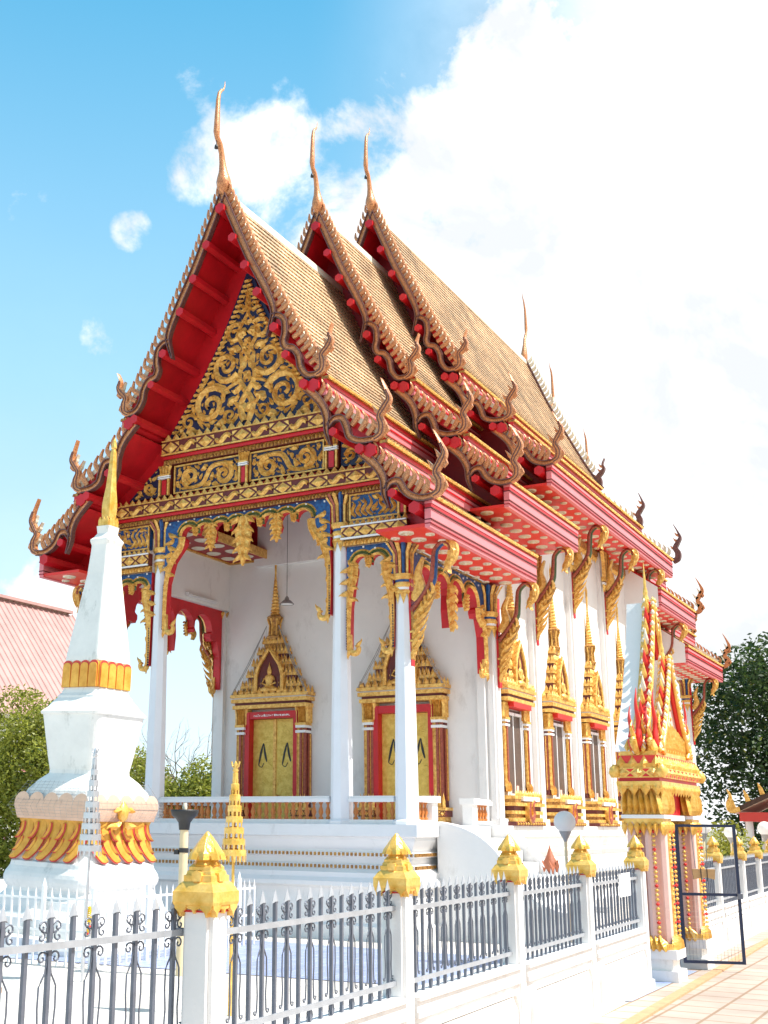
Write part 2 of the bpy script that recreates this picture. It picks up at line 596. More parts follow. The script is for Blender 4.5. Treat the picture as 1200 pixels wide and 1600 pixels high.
def dup(root, loc, label, group=None, rot=None, scale=None):
    r = root.copy(); COL.objects.link(r); r.location = loc
    if rot is not None:
        r.rotation_euler = rot
    if scale is not None:
        r.scale = scale
    r['label'] = label
    if group:
        r['group'] = group
    for ch in list(root.children):
        c = ch.copy(); COL.objects.link(c); c.parent = r
        for g in list(ch.children):
            d = g.copy(); COL.objects.link(d); d.parent = c
    return r


def cat_rom(pts, k=5):
    out = []
    n = len(pts)
    for i in range(n - 1):
        p0, p1, p2, p3 = pts[max(0, i - 1)], pts[i], pts[i + 1], pts[min(n - 1, i + 2)]
        for j in range(k):
            t = j / k
            out.append(tuple(0.5 * ((2 * b) + (-a + c) * t + (2 * a - 5 * b + 4 * c - d) * t * t + (-a + 3 * b - 3 * c + d) * t ** 3)
                             for a, b, c, d in zip(p0, p1, p2, p3)))
    out.append(tuple(pts[-1]))
    return out


def taper(n, w0, w1, wm=None, pos=0.4):
    out = []
    for i in range(n):
        t = i / (n - 1)
        if wm is None:
            out.append(w0 + (w1 - w0) * t)
        elif t < pos:
            out.append(w0 + (wm - w0) * math.sin(t / pos * math.pi / 2))
        else:
            out.append(wm + (w1 - wm) * ((t - pos) / (1 - pos)) ** 1.2)
    return out


# ------------------------------------------------------------------ Thai ornament
def leaf_pts(u, v, ang, L, bend, n=7):
    pts = [(u, v)]
    a = ang
    for i in range(n - 1):
        t = i / (n - 2)
        a2 = a + bend * (math.sin(t * math.pi * 1.0) * 0.9 - 1.1 * max(0, t - 0.55))
        pts.append((pts[-1][0] + math.cos(a2) * L / (n - 1), pts[-1][1] + math.sin(a2) * L / (n - 1)))
        a = a + bend * 0.18
    return pts


def leaf(mb, fr, u, v, ang, L, W, bend, m, h=0.03, n0=0.0):
    p = leaf_pts(u, v, ang, L, bend)
    mb.stroke(fr, p, taper(len(p), W * 0.35, 0.002, W, 0.35), h, m, n0)


def spiral(cu, cv, r, a0, d, turns=1.5, n=22):
    return [(cu + r * (1 - 0.86 * (i / (n - 1))) * math.cos(a0 + d * 2 * math.pi * turns * i / (n - 1)),
             cv + r * (1 - 0.86 * (i / (n - 1))) * math.sin(a0 + d * 2 * math.pi * turns * i / (n - 1))) for i in range(n)]


class Filler:
    """packs carved scrolls and flame leaves into an area"""
    def __init__(s, mb, fr, u0, u1, v0, v1, inside, m='gold', seed=1, mirror=False, h=0.035):
        s.mb, s.fr, s.m, s.h = mb, fr, m, h
        s.res = 0.012
        s.u0, s.v0 = u0, v0
        s.nu, s.nv = int((u1 - u0) / s.res) + 1, int((v1 - v0) / s.res) + 1
        uu, vv = np.meshgrid(u0 + np.arange(s.nu) * s.res, v0 + np.arange(s.nv) * s.res, indexing='ij')
        s.occ = ~inside(uu, vv)
        s.rng = random.Random(seed)
        s.mirror = mirror

    def mark(s, u, v, r):
        i, j, k = int((u - s.u0) / s.res), int((v - s.v0) / s.res), max(1, int(r / s.res))
        s.occ[max(0, i - k):max(0, i + k + 1), max(0, j - k):max(0, j + k + 1)] = True

    def free(s, u, v, r):
        i, j, k = int((u - s.u0) / s.res), int((v - s.v0) / s.res), int(r / s.res)
        if i - k < 0 or j - k < 0 or i + k >= s.nu or j + k >= s.nv:
            return False
        return not s.occ[i - k:i + k + 1, j - k:j + k + 1].any()

    def stroke(s, pts, ws, h=None):
        h = h or s.h
        s.mb.stroke(s.fr, pts, ws, h, s.m)
        if s.mirror:
            s.mb.stroke(s.fr, [(-a, b) for a, b in pts], ws, h, s.m)
        for i, (a, b) in enumerate(pts):
            s.mark(a, b, (ws[i] if isinstance(ws, (list, tuple)) else ws) + 0.001)

    def volute(s, cu, cv, r, a0, d, turns=1.5, w=0.035, leaves=7):
        p = spiral(cu, cv, r, a0, d, turns)
        s.stroke(p, taper(len(p), w * 1.18, w * 0.55), s.h * 1.3)
        for k in range(leaves):
            a = a0 + d * (0.25 + k * 0.82)
            rr = r * (1 - 0.86 * (0.82 * k + 0.25) / (2 * math.pi * turns))
            s.try_leaf(cu + math.cos(a) * (rr + w), cv + math.sin(a) * (rr + w), a + d * 0.9, r * 0.5, r * 0.11, d * 0.9, force=True)

    def try_leaf(s, u, v, ang, L, W, bend, force=False):
        p = leaf_pts(u, v, ang, L, bend)
        ws = taper(len(p), W * 0.35, 0.002, W, 0.35)
        if not force:
            for (a, b), w_ in zip(p, ws):
                if not s.free(a, b, w_ * .5):
                    return False
        else:
            for a, b in p[2:]:
                i, j = int((a - s.u0) / s.res), int((b - s.v0) / s.res)
                if i < 0 or j < 0 or i >= s.nu or j >= s.nv or s.occ[i, j]:
                    return False
        s.stroke(p, ws)
        return True

    def fill(s, tries=2500, Lmax=0.3, Lmin=0.07, up=1.2):
        tries = int(tries * 1.8)
        for k in range(tries):
            t = k / tries
            L = Lmax + (Lmin - Lmax) * t
            u = s.u0 + s.rng.random() * s.nu * s.res
            v = s.v0 + s.rng.random() * s.nv * s.res
            if s.mirror and u > 0.02:
                u = -u
            ang = math.pi / 2 + s.rng.gauss(0, up)
            s.try_leaf(u, v, ang, L * s.rng.uniform(0.8, 1.2), L * s.rng.uniform(0.20, 0.29), s.rng.choice((-1, 1)) * s.rng.uniform(0.7, 1.6))


def teeth(mb, fr, u0, u1, v, hgt, wid, m, n0=0.0, dep=0.03, down=False):
    k = max(1, int(round((u1 - u0) / wid)))
    wd = (u1 - u0) / k
    sg = -1 if down else 1
    for i in range(k):
        a = u0 + wd * i
        c = a + wd / 2
        A, B = fr.p(a + wd * .06, v, n0), fr.p(a + wd * .94, v, n0)
        L, R = fr.p(a + wd * .12, v + sg * hgt * .42, n0), fr.p(a + wd * .88, v + sg * hgt * .42, n0)
        T = fr.p(c, v + sg * hgt, n0)
        Cc = fr.p(c, v + sg * hgt * .3, n0 + dep)
        B0 = fr.p(c, v, n0 + dep * .7)
        for tri in ((A, B0, Cc, L), (B0, B, R, Cc), (L, Cc, T), (Cc, R, T)):
            mb.face(tri, m)


def rope(mb, fr, u0, u1, v, r, m, n0=0.0):
    k = max(1, int((u1 - u0) / (r * 1.5)))
    wd = (u1 - u0) / k
    for i in range(k):
        a = u0 + wd * i
        P = [fr.p(a, v - r, n0), fr.p(a + wd * .8, v - r, n0), fr.p(a + wd * 1.3, v + r, n0), fr.p(a + wd * .5, v + r, n0)]
        C = fr.p(a + wd * .65, v, n0 + r * 1.2)
        for q in range(4):
            mb.face((P[q], P[(q + 1) % 4], C), m)


def diamonds(mb, fr, u0, u1, v, hh, step, m, n0=0.0, m2=None, ovals=False):
    k = max(1, int(round((u1 - u0) / step)))
    wd = (u1 - u0) / k
    for i in range(k):
        c = u0 + wd * (i + .5)
        if ovals and i % 2:
            s2 = [(c + wd * .42 * t, v + hh * .55 * math.sin(t * math.pi)) for t in np.linspace(-1, 1, 9)]
            mb.stroke(fr, s2, taper(9, hh * .35, hh * .35, hh * .62, 0.5), 0.03, m, n0)
            continue
        P = [fr.p(c - wd * .40, v, n0), fr.p(c, v - hh * 1.15, n0), fr.p(c + wd * .40, v, n0), fr.p(c, v + hh * 1.15, n0)]
        C = fr.p(c, v, n0 + .035)
        for q in range(4):
            mb.face((P[q], P[(q + 1) % 4], C), m)
        for sx in (-1, 1):
            e = c + sx * wd * .5
            for sv in (-1, 1):
                mb.face((fr.p(e, v + sv * hh * .12, n0), fr.p(e - sx * wd * .26, v + sv * hh * .95, n0), fr.p(e, v + sv * hh * .95, n0 + .012)), m2 or m)


def trim(mb, fr, u0, u1, v0, v1, style='big', dep=0.10):
    """horizontal carved cornice between heights v0 and v1"""
    H = v1 - v0
    if style == 'big':      # teeth / diamond row / red fillet / rope
        mb.fbox(fr, u0, u1, v0 + H * .30, v1 - H * .22, 0, dep, 'maroon')
        teeth(mb, fr, u0, u1, v1 - H * .22, H * .24, H * .30, 'gold', dep * .6)
        mb.fbox(fr, u0, u1, v1 - H * .26, v1 - H * .22, dep, dep + .02, 'gold')
        diamonds(mb, fr, u0, u1, v0 + H * .52, H * .17, H * .70, 'gold', dep + .002, 'gold', True)
        mb.fbox(fr, u0, u1, v0 + H * .28, v0 + H * .33, dep, dep + .025, 'gold')
        mb.fbox(fr, u0, u1, v0 + H * .17, v0 + H * .28, 0, dep * .8, 'red')
        mb.fbox(fr, u0, u1, v0, v0 + H * .17, 0, dep * .55, 'maroon')
        rope(mb, fr, u0, u1, v0 + H * .09, H * .085, 'gold_old', dep * .56)
    else:                   # teeth / white line / diamonds / white line / rope
        mb.fbox(fr, u0, u1, v0 + H * .25, v1 - H * .25, 0, dep, 'maroon')
        teeth(mb, fr, u0, u1, v1 - H * .25, H * .27, H * .26, 'gold', dep * .6)
        mb.fbox(fr, u0, u1, v1 - H * .30, v1 - H * .25, dep, dep + .03, 'white')
        diamonds(mb, fr, u0, u1, v0 + H * .49, H * .19, H * .62, 'gold', dep + .002)
        mb.fbox(fr, u0, u1, v0 + H * .22, v0 + H * .28, dep, dep + .04, 'white')
        mb.fbox(fr, u0, u1, v0, v0 + H * .22, 0, dep * .7, 'gold_old')
        rope(mb, fr, u0, u1, v0 + H * .10, H * .10, 'gold', dep * .71)


def hook(mb, fr, u, v, d, s, m='gold'):
    """curled foot at the end of an arch leg"""
    p = cat_rom([(u, v + s * 1.2), (u, v + s * .3), (u + d * s * .15, v - s * .02), (u + d * s * .5, v), (u + d * s * .62, v + s * .3), (u + d * s * .42, v + s * .42)], 4)
    mb.band(fr, p, taper(len(p), .02, .012, .045, .5), -.02, .03, m, ridge=.02)
    leaf(mb, fr, u + d * s * .55, v + s * .25, math.pi / 2, s * .75, s * .16, -d * .6, m, .03, .02)


def pendant(mb, fr, u, vt, L, W, m='gold', n0=0.0):
    """drop-shaped cluster of small leaves"""
    mb.prism(fr, [(u - W * .35, vt), (u - W, vt - L * .35), (u - W * .6, vt - L * .72), (u, vt - L), (u + W * .6, vt - L * .72), (u + W, vt - L * .35), (u + W * .35, vt)], n0 - .03, n0 + .02, m)
    for k in range(5):
        t = k / 5
        for sx in (-1, 0, 1):
            leaf(mb, fr, u + sx * W * .55 * (1 - t * .8), vt - L * t * .95, -math.pi / 2 + sx * .4, L * .26, W * .3, sx * .5, m, .05, n0 + .02)


def arch_board(mb, fr, u0, u1, vtop, vlobe, nl, leg, lw, drops, thick=.2, n_front=0.0, hook_s=.2, mback='red'):
    """scalloped arch panel hanging between two columns: legs, lobes, cusps with gold drops"""
    a0, a1 = u0 + lw, u1 - lw
    W = (a1 - a0) / nl
    r = W / 2
    low = vlobe - leg
    vs = vlobe - r * 1.0
    left = [(u0, vtop), (u0, low), (u0 + .045, low), (u0 + .06, low + leg * .45), (u0 + .07 + lw * .30, low + leg * .66), (u0 + lw * 1.08, vs - .20), (u0 + lw * 1.22, vs - .12), (u0 + lw * 1.22, vs - .05), (a0, vs)]
    pts = list(left)
    for i in range(nl):
        for k in range(1, 8):
            t = math.pi - math.pi * k / 8
            pts.append((a0 + W * (i + .5) + r * .98 * math.cos(t), vs + r * math.sin(t)))
        if i < nl - 1:
            d = drops[i]
            c = a0 + W * (i + 1)
            if d[0] > 0:
                pts += [(c - .012, vs), (c - .035, vs - d[0] * .45), (c, vs - d[0]), (c + .035, vs - d[0] * .45), (c + .012, vs)]
            else:
                pts.append((c, vs - .01))
    pts += [(u0 + u1 - a, b) for a, b in left[::-1]]
    mb.prism(fr, pts, n_front - thick, n_front, 'blue', 'red', mback)
    # moulded archivolt
    for i in range(nl):
        arc = [(a0 + W * (i + .5) + (r * 1.06) * math.cos(math.pi - math.pi * k / 10), vs + (r * 1.06) * math.sin(math.pi - math.pi * k / 10)) for k in range(11)]
        mb.stroke(fr, arc, .026, .05, 'gold', n_front)
        arc = [(a0 + W * (i + .5) + (r * 1.06 + .05) * math.cos(math.pi - math.pi * k / 10), vs + (r * 1.06 + .05) * math.sin(math.pi - math.pi * k / 10)) for k in range(11)]
        mb.stroke(fr, arc, .022, .03, 'green_glass', n_front)
        arc = [(a0 + W * (i + .5) + (r * 1.06 + .085) * math.cos(math.pi - math.pi * k / 10), vs + (r * 1.06 + .085) * math.sin(math.pi - math.pi * k / 10)) for k in range(1, 10)]
        mb.stroke(fr, arc, .014, .03, 'gold', n_front)
        if i < nl - 1:
            d = drops[i]
            pendant(mb, fr, a0 + W * (i + 1), vs + .10 + d[1] * .1, d[1], d[2], 'gold', n_front + .03)
    # white studs on the blue field
    k = int((u1 - u0 - .2) / .17)
    for i in range(k + 1):
        c = u0 + .1 + (u1 - u0 - .2) * i / max(1, k)
        vv = (vtop + vlobe + .07) / 2 + (.02 if i % 2 else -.02)
        mb.fbox(fr, c - .014, c + .014, vv - .014, vv + .014, n_front, n_front + .015, 'white')
    # gilded legs
    for d, uu in ((1, u0), (-1, u1)):
        e = cat_rom([(uu + d * lw * 1.05, vs - .02), (uu + d * lw * .95, vs - .2), (uu + d * (.03 + lw * .28), low + leg * .64), (uu + d * .035, low + leg * .42), (uu + d * .03, low)], 5)
        mb.stroke(fr, e, taper(len(e), .075, .028, .075, .3), .06, 'gold', n_front)
        for q in range(7):
            t_ = q / 6
            leaf(mb, fr, uu + d * lw * (.25 + .35 * (q % 2)) * (1 - t_ * .5), vs + .08 - (vs - low) * .42 * t_, -math.pi / 2 + d * (.5 - (q % 2)), .24, .05, d * (1 - 2 * (q % 2)) * .7, 'gold', .05, n_front + .004)
        for q in range(0, len(e), 2):
            leaf(mb, fr, e[q][0], e[q][1], -math.pi / 2 + d * .5, .16, .035, -d * .6, 'gold', .05, n_front + .02)
        k = max(3, int(leg / .09))
        for q in range(k):
            vv = low + leg * .45 * q / k
            mb.fbox(fr, uu + d * .0, uu + d * .03, vv, vv + .03, n_front, n_front + .03, 'navy')
        hook(mb, Fr(fr.p(0, 0, n_front - .03), fr.u, fr.v, fr.n), uu + d * .05, low - .04, d, hook_s)


# ================================================================== SETTING
def structure(name, mb):
    o = mb.build(name)
    o['kind'] = 'structure'
    return o


mb = MB(); mb.face([(-300, -150, -.16), (300, -150, -.16), (300, 450, -.16), (-300, 450, -.16)], 'earth'); structure('ground', mb)
mb = MB(); mb.face([(-30, -40, -.02), (8.3, -40, -.02), (6.1, 32, -.02), (-30, 32, -.02)], 'court_tile'); structure('courtyard', mb)
mb = MB(); mb.face([(-1.0, -4.9, -.012), (7.2, -4.15, -.012), (7.2, -1.25, -.012), (-9, -1.0, -.012), (-9, -5.2, -.012)], 'blue_tile'); structure('blue_tile_floor', mb)
mb = MB(); mb.face([(7.55, -40, -.03), (40, -40, -.03), (40, 45, -.03), (5.75, 45, -.03)], 'pavers'); structure('pavement', mb)
mb = MB()
K = [(x0 - .0305 * (y + 5), y) for x0 in (7.2, 7.45, 7.56) for y in (-40, 45)]
mb.grid([[(K[0][0], K[0][1], -.016), (K[1][0], K[1][1], -.016)], [(K[2][0], K[2][1], -.016), (K[3][0], K[3][1], -.016)]], 'pavers', sm=False)
mb.grid([[(K[2][0], K[2][1], -.008), (K[3][0], K[3][1], -.008)], [(K[4][0], K[4][1], -.008), (K[5][0], K[5][1], -.008)], [(K[4][0], K[4][1], -.05), (K[5][0], K[5][1], -.05)]], 'brick_edge', sm=False)
structure('kerb', mb)

# ================================================================== TEMPLE
temple = empty('temple', (0, 0, 0), 'white Thai temple hall with stacked red and gold tiled roofs and a columned porch', 'temple')
YM = 9.7                                    # middle of the hall, front to back
FL = 1.63                                   # floor level


def part(name, mb, parent=temple, label=None):
    o = mb.build(name, parent)
    if label:
        o['label'] = label
    return o


# ---- plinth
mb = MB()
prof = [(0.05, 1.63), (0.05, 1.46), (-.02, 1.44), (-.02, 1.40), (-.10, 1.26), (-.10, 1.235), (-.05, 1.225), (-.05, 1.165), (-.13, 1.15), (-.13, 1.06),
        (-.06, 1.045), (-.06, .985), (-.03, .96), (.03, .93), (.03, .86), (.09, .80), (.09, .74), (.0, .70), (.0, .22), (.06, .18), (.06, -.05)]
mb.loop(-3.12, 3.12, -.2, 19.6, prof, 'plaster')
plinth = part('plinth', mb)
mb = MB()
for z, d in ((1.195, .05), (1.015, .06)):
    for i in range(88):
        x = -3.0 + 6.1 * i / 87
        mb.box(x - .017, x + .017, -.2 + d - .018, -.2 + d + .02, z - .024, z + .024, 'gold_old')
    for i in range(20):
        y = -.1 + .72 * i / 19
        mb.box(3.12 - d - .02, 3.12 - d + .018, y - .012, y + .012, z - .024, z + .024, 'gold_old')
    mb.box(3.12 - d - .02, 3.12 - d + .012, 2.45, 19.5, z - .022, z + .022, 'cream')
part('bead_moulding', mb, plinth)

# ---- hall walls
mb = MB()
mb.box(-2.9, 2.9, 3.47, 15.93, FL, 8.15, 'plaster')
mb.box(-2.0, 2.0, 3.32, 3.47, 6.7, 8.6, 'plaster')
mb.box(-1.45, 1.45, 3.32, 3.47, 8.6, 9.15, 'plaster')
for yy in (3.60, 5.82, 8.32, 10.83, 13.35, 15.78):
    for sx in (-1, 1):
        h = 7.95 if 6 < yy < 13.4 else 6.9
        if yy < 4 or yy > 15:
            h = 5.85
        mb.box(*sorted((sx * 2.9, sx * 3.0)), yy - .16, yy + .16, FL, h, 'plaster')
        mb.box(*sorted((sx * 2.9, sx * 3.04)), yy - .10, yy + .10, FL, h - .01, 'plaster')
        mb.box(*sorted((sx * 2.9, sx * 3.07)), yy - .2, yy + .2, FL, FL + .12, 'plaster')
for sx in (-1, 1):
    mb.box(*sorted((sx * 2.68, sx * 2.9)), .14, 3.47, 5.86, 7.0, 'plaster')    # porch side beams
    mb.box(*sorted((sx * 2.68, sx * 2.9)), 15.93, 19.3, 5.86, 7.0, 'plaster')
    mb.box(*sorted((sx * 2.72, sx * 2.86)), 3.36, 3.47, FL, 5.85, 'plaster')
    # end panels closing the lower eaves at the back
    for y0, z0 in ((13.1, 6.98), (15.72, 5.9)):
        mb.prism(front(y0), [(sx * 2.9, z0), (sx * 3.74, z0), (sx * 3.74, z0 + .50), (sx * 2.9, z0 + 1.12)], -.1, 0, 'plaster')
part('wall', mb)

# porch ceiling strips over the side aisles
for sx in (-1, 1):
    mb = MB()
    x0, x1 = sorted((sx * 1.72, sx * 2.68))
    mb.box(x0, x1, .14, 3.46, 6.86, 6.98, 'red_dark')
    mb.box(x0 - .03 if sx > 0 else x1, x0 if sx > 0 else x1 + .03, .14, 3.46, 6.84, 7.02, 'gold')
    mb.box(x0, x1, 3.40, 3.46, 6.83, 6.90, 'gold')
    mb.box(*sorted((sx * 2.62, sx * 2.679)), .14, 3.40, 6.83, 6.90, 'gold')
    for i in range(6):
        for j in range(2):
            c = (sx * (1.98 + .44 * j), .4 + i * .52, 6.855)
            mb.lathe(c, [(.15, 0), (.10, -.022), (.05, -.012), (.02, -.03)], 10, 'cream')
    part('aisle_ceiling', mb)
mb = MB()
mb.box(-1.45, 1.45, .14, 3.31, 9.1, 9.2, 'red_dark')
part('porch_ceiling', mb)


# ---- columns and capitals
def capital(mb, cx, cy, z0, z1, r0, r1, cols=('gold', 'gold_old', 'gold', 'mosaic_red', 'gold', 'blue')):
    H = z1 - z0
    mb.lathe((cx, cy, z0), [(r0 * 1.12, 0), (r0 * 1.25, .03), (r0 * 1.12, .06)], 12, 'gold')
    mb.lathe((cx, cy, z0), [(r0 * 1.10, .06), (r0 * 1.12, .10)], 12, 'white', top=False)
    mb.lathe((cx, cy, z0), [(r0 * 1.12, .10), (r0 * 1.3, .14), (r0 * 1.15, .18)], 12, 'gold')
    mb.lathe((cx, cy, z0), [(r0 * 1.12, .18), (r0 * 1.14, .22)], 12, 'blue', top=False)
    mb.lathe((cx, cy, z0), [(r0 * 1.15, .22), (r0 * 1.45, .27), (r0 * 1.4, .31)], 12, 'gold')
    mb.lathe((cx, cy, z0), [(r0 * 1.05, .30), (r0 * 1.05, H * .7), (r1 * .85, H)], 12, 'maroon')
    n = 14
    for k in range(n):
        a = 2 * math.pi * (k + .5) / n
        d = Vector((math.cos(a), math.sin(a), 0)); t = Vector((-d.y, d.x, 0))
        c0 = Vector((cx, cy, z0))
        wd = math.pi * r0 * 1.1 / n
        rows = []
        for q, (rr, zz, ww) in enumerate(((1.08 * r0, .30, .9), (1.12 * r0, H * .55, 1.0), (1.2 * r0, H * .78, 1.25), (r1 * 1.02, H * .97, 1.5), (r1 * 1.12, H * 1.0, .25))):
            rows.append((c0 + d * rr - t * wd * ww * .8 + Vector((0, 0, zz)), c0 + d * (rr + .025) + Vector((0, 0, zz)), c0 + d * rr + t * wd * ww * .8 + Vector((0, 0, zz))))
        mb.grid(rows, cols[k % len(cols)], sm=False)
    # petals hanging onto the shaft
    for k in range(8):
        a = 2 * math.pi * (k + .5) / 8
        d = Vector((math.cos(a), math.sin(a), 0)); t = Vector((-d.y, d.x, 0))
        c0 = Vector((cx, cy, z0)) + d * r0 * 1.08
        wd = r0 * .42
        mb.face([c0 - t * wd, c0 + d * .02 + Vector((0, 0, 0)), c0 + t * wd, c0 - d * r0 * .02 + Vector((0, 0, -.17))], 'gold')


def column(cx, cy, ztop, zcap):
    mb = MB()
    rb, rt = .175, .122
    mb.lathe((cx, cy, FL), [(rb * 1.28, -.01), (rb * 1.28, .05), (rb * 1.05, .08)], 8, 'column_paint', rot=math.pi / 8, sm=False)
    prof = [(rb, .08), (rb * .97, .8), (rb * .90, 1.7), (rb * .80, 2.7), (rt, zcap - FL)]
    mb.lathe((cx, cy, FL), prof, 8, 'column_paint', rot=math.pi / 8, sm=False)
    c = part('column', mb)
    mb = MB()
    capital(mb, cx, cy, zcap, ztop, rt, rt * 2.0)
    mb.box(cx - .2, cx + .2, cy - .2, cy + .2, ztop - .01, ztop + .03, 'gold_old')
    part('capital', mb, c)


for sx in (-1, 1):
    column(sx * 1.80, 0, 6.84, 6.05)
    column(sx * 2.90, 0, 5.93, 5.10)
    for yy in (19.4,):
        column(sx * 2.90, yy, 5.93, 5.10)
for sx in (-1, 1):                          # half capitals on the corner pilasters of the hall
    for yy in (3.5,):
        mb = MB(); capital(mb, sx * 2.93, yy - .02, 5.05, 5.84, .13, .24); part('capital', mb)

# ---- carved front
FY = -.12                                   # plane of the carved front


def inside_pediment(uu, vv):
    # slightly concave gable sides
    hw = 1.60 * ((11.15 - vv) / 2.80)
    hw = hw - .14 * np.sin(np.clip((11.15 - vv) / 2.80, 0, 1) * np.pi)
    return (np.abs(uu) < hw - .05) & (vv > 8.37) & (vv < 11.1)


ped = MB()
pp = []
for k in range(13):
    vv = 8.30 + (11.22 - 8.30) * k / 12
    hw = max(0, 1.62 * ((11.2 - vv) / 2.85) - .14 * math.sin(max(0, min(1, (11.15 - vv) / 2.8)) * math.pi)) + .06
    pp.append((hw, vv))
poly = [(a, b) for a, b in pp] + [(-a, b) for a, b in pp[::-1]]
ped.prism(front(FY), poly, -.12, 0, 'navy')
o_ped = part('pediment', ped)
mb = MB()
fr = front(FY - .002)
F = Filler(mb, fr, -1.62, 1.62, 8.33, 11.15, inside_pediment, 'gold', 5, True, .05)
stem = cat_rom([(-.03, 8.42), (-.12, 8.75), (.16, 9.25), (-.05, 9.75), (-.20, 10.1), (.02, 10.5), (0, 10.95)], 8)
F.stroke(stem, taper(len(stem), .07, .02))
F.volute(-.76, 8.84, .38, math.pi * .1, 1, 1.6, .066, 8)
F.volute(-.44, 9.52, .30, -math.pi * .2, -1, 1.5, .058, 7)
F.volute(-.27, 10.10, .20, math.pi * .2, 1, 1.4, .045, 6)
F.volute(-.13, 10.58, .11, math.pi * .2, -1, 1.3, .03, 4)
F.volute(-.34, 8.58, .15, 0, -1, 1.4, .03, 5)
F.volute(-1.22, 8.60, .16, 0, 1, 1.4, .03, 5)
for p in ([(-1.05, 9.15), (-.85, 9.35), (-.80, 9.65)], [(-.1, 9.2), (-.45, 9.05), (-.55, 8.72)], [(-.62, 9.85), (-.50, 10.0), (-.46, 10.25)]):
    q = cat_rom(p, 6); F.stroke(q, taper(len(q), .04, .01))
F.fill(6500, .42, .07, .9)
# frame of flame leaves along the gable sides
for k in range(30):
    t = k / 29
    vv = 8.42 + 2.6 * t
    hw = 1.60 * ((11.15 - vv) / 2.80) - .14 * math.sin(min(1, (11.15 - vv) / 2.8) * math.pi)
    for sx in (-1, 1):
        leaf(mb, fr, sx * hw, vv, math.pi / 2 + sx * .55, .16, .035, sx * .9, 'gold', .05, .03)
part('gilded_scrollwork', mb, o_ped)

mb = MB()
trim(mb, front(FY), -1.70, 1.70, 7.84, 8.40, 'big', .14)
trim(mb, front(FY), -2.72, 2.72, 6.80, 7.28, 'big', .16)
for sx in (-1, 1):
    trim(mb, front(FY), *sorted((sx * 1.93, sx * 3.08)), 5.94, 6.36, 'small', .12)
    trim(mb, side(2.9 + .02), -.1, 3.3, 5.86, 5.92, 'small', .06) if sx > 0 else None
o_cor = part('carved_cornice', mb)


def rect_panel(u0, u1, v0, v1, seed, bgm='navy', flip=1, flame=False, y=FY):
    mb = MB()
    fr = front(y)
    mb.fbox(fr, u0, u1, v0, v1, -.10, 0, bgm)
    for a, b, c, d in ((u0, u1, v0, v0 + .025), (u0, u1, v1 - .025, v1)):
        mb.fbox(fr, a, b, c, d, 0, .03, 'gold')
    for a, b in ((u0, u0 + .025), (u1 - .025, u1)):
        mb.fbox(fr, a, b, v0 + .025, v1 - .025, 0, .03, 'gold')
    F = Filler(mb, Fr(fr.p(0, 0, .002), fr.u, fr.v, fr.n), u0, u1, v0, v1, lambda a, b: (a > u0 + .03) & (a < u1 - .03) & (b > v0 + .03) & (b < v1 - .03), 'gold', seed, False, .05)
    W, H = u1 - u0, v1 - v0
    uc, vc = (u0 + u1) / 2, (v0 + v1) / 2
    if flame:
        for s_ in (-1, 1):
            for k in range(4):
                p = cat_rom([(uc + s_ * W * (.05 + .11 * k), v0 + .06), (uc + s_ * W * (.16 + .10 * k), v0 + H * .35), (uc + s_ * W * (.08 + .11 * k), v0 + H * .6), (uc + s_ * W * (.14 + .1 * k), v0 + H * (.92 - .1 * k))], 5)
                F.stroke(p, taper(len(p), .015, .006, .035, .4))
        F.fill(900, .2, .06, .5)
    else:
        r = H * .36
        s_ = flip
        F.volute(uc - s_ * W * .25, vc - s_ * 0 - H * .05, r, math.pi * (.5 if s_ > 0 else .5), s_, 1.5, .052, 8)
        F.volute(uc + s_ * W * .25, vc + H * .04, r * .95, -math.pi * .5, s_, 1.5, .052, 8)
        p = cat_rom([(uc - s_ * W * .40, vc + H * .30), (uc - s_ * W * .08, vc + H * .28), (uc + s_ * W * .08, vc - H * .28), (uc + s_ * W * .38, vc - H * .34)], 7)
        F.stroke(p, taper(len(p), .03, .02, .05, .5))
        F.fill(1500, .22, .06, 1.4)
    return mb


o = part('carved_panel', rect_panel(-1.50, -.10, 7.30, 7.82, 21, 'navy', -1))
o = part('carved_panel', rect_panel(.10, 1.56, 7.30, 7.82, 22, 'navy', 1))
for sx in (-1, 1):
    # triangular end pieces beside the small pilasters
    mb = MB(); fr = front(FY)
    tri = [(sx * 1.86, 7.30), (sx * 2.52, 7.30), (sx * 1.86, 7.86)]
    mb.prism(fr, tri, -.1, 0, 'navy')
    F = Filler(mb, Fr(fr.p(0, 0, .002), fr.u, fr.v, fr.n), min(sx * 1.86, sx * 2.6), max(sx * 1.86, sx * 2.6), 7.30, 7.9,
               lambda a, b: (np.abs(a) > 1.88) & (b > 7.32) & (b < 7.84 - (np.abs(a) - 1.86) * .82), 'gold', 31 + sx, False, .05)
    F.volute(sx * 2.05, 7.48, .12, 0, sx, 1.5, .03, 5)
    F.fill(700, .2, .06, 1.0)
    part('carved_panel', mb)
    o = part('carved_panel', rect_panel(*sorted((sx * 2.02, sx * 2.95)), 6.36, 6.80, 41 + sx, 'blue', 1, True, y=FY + .01))
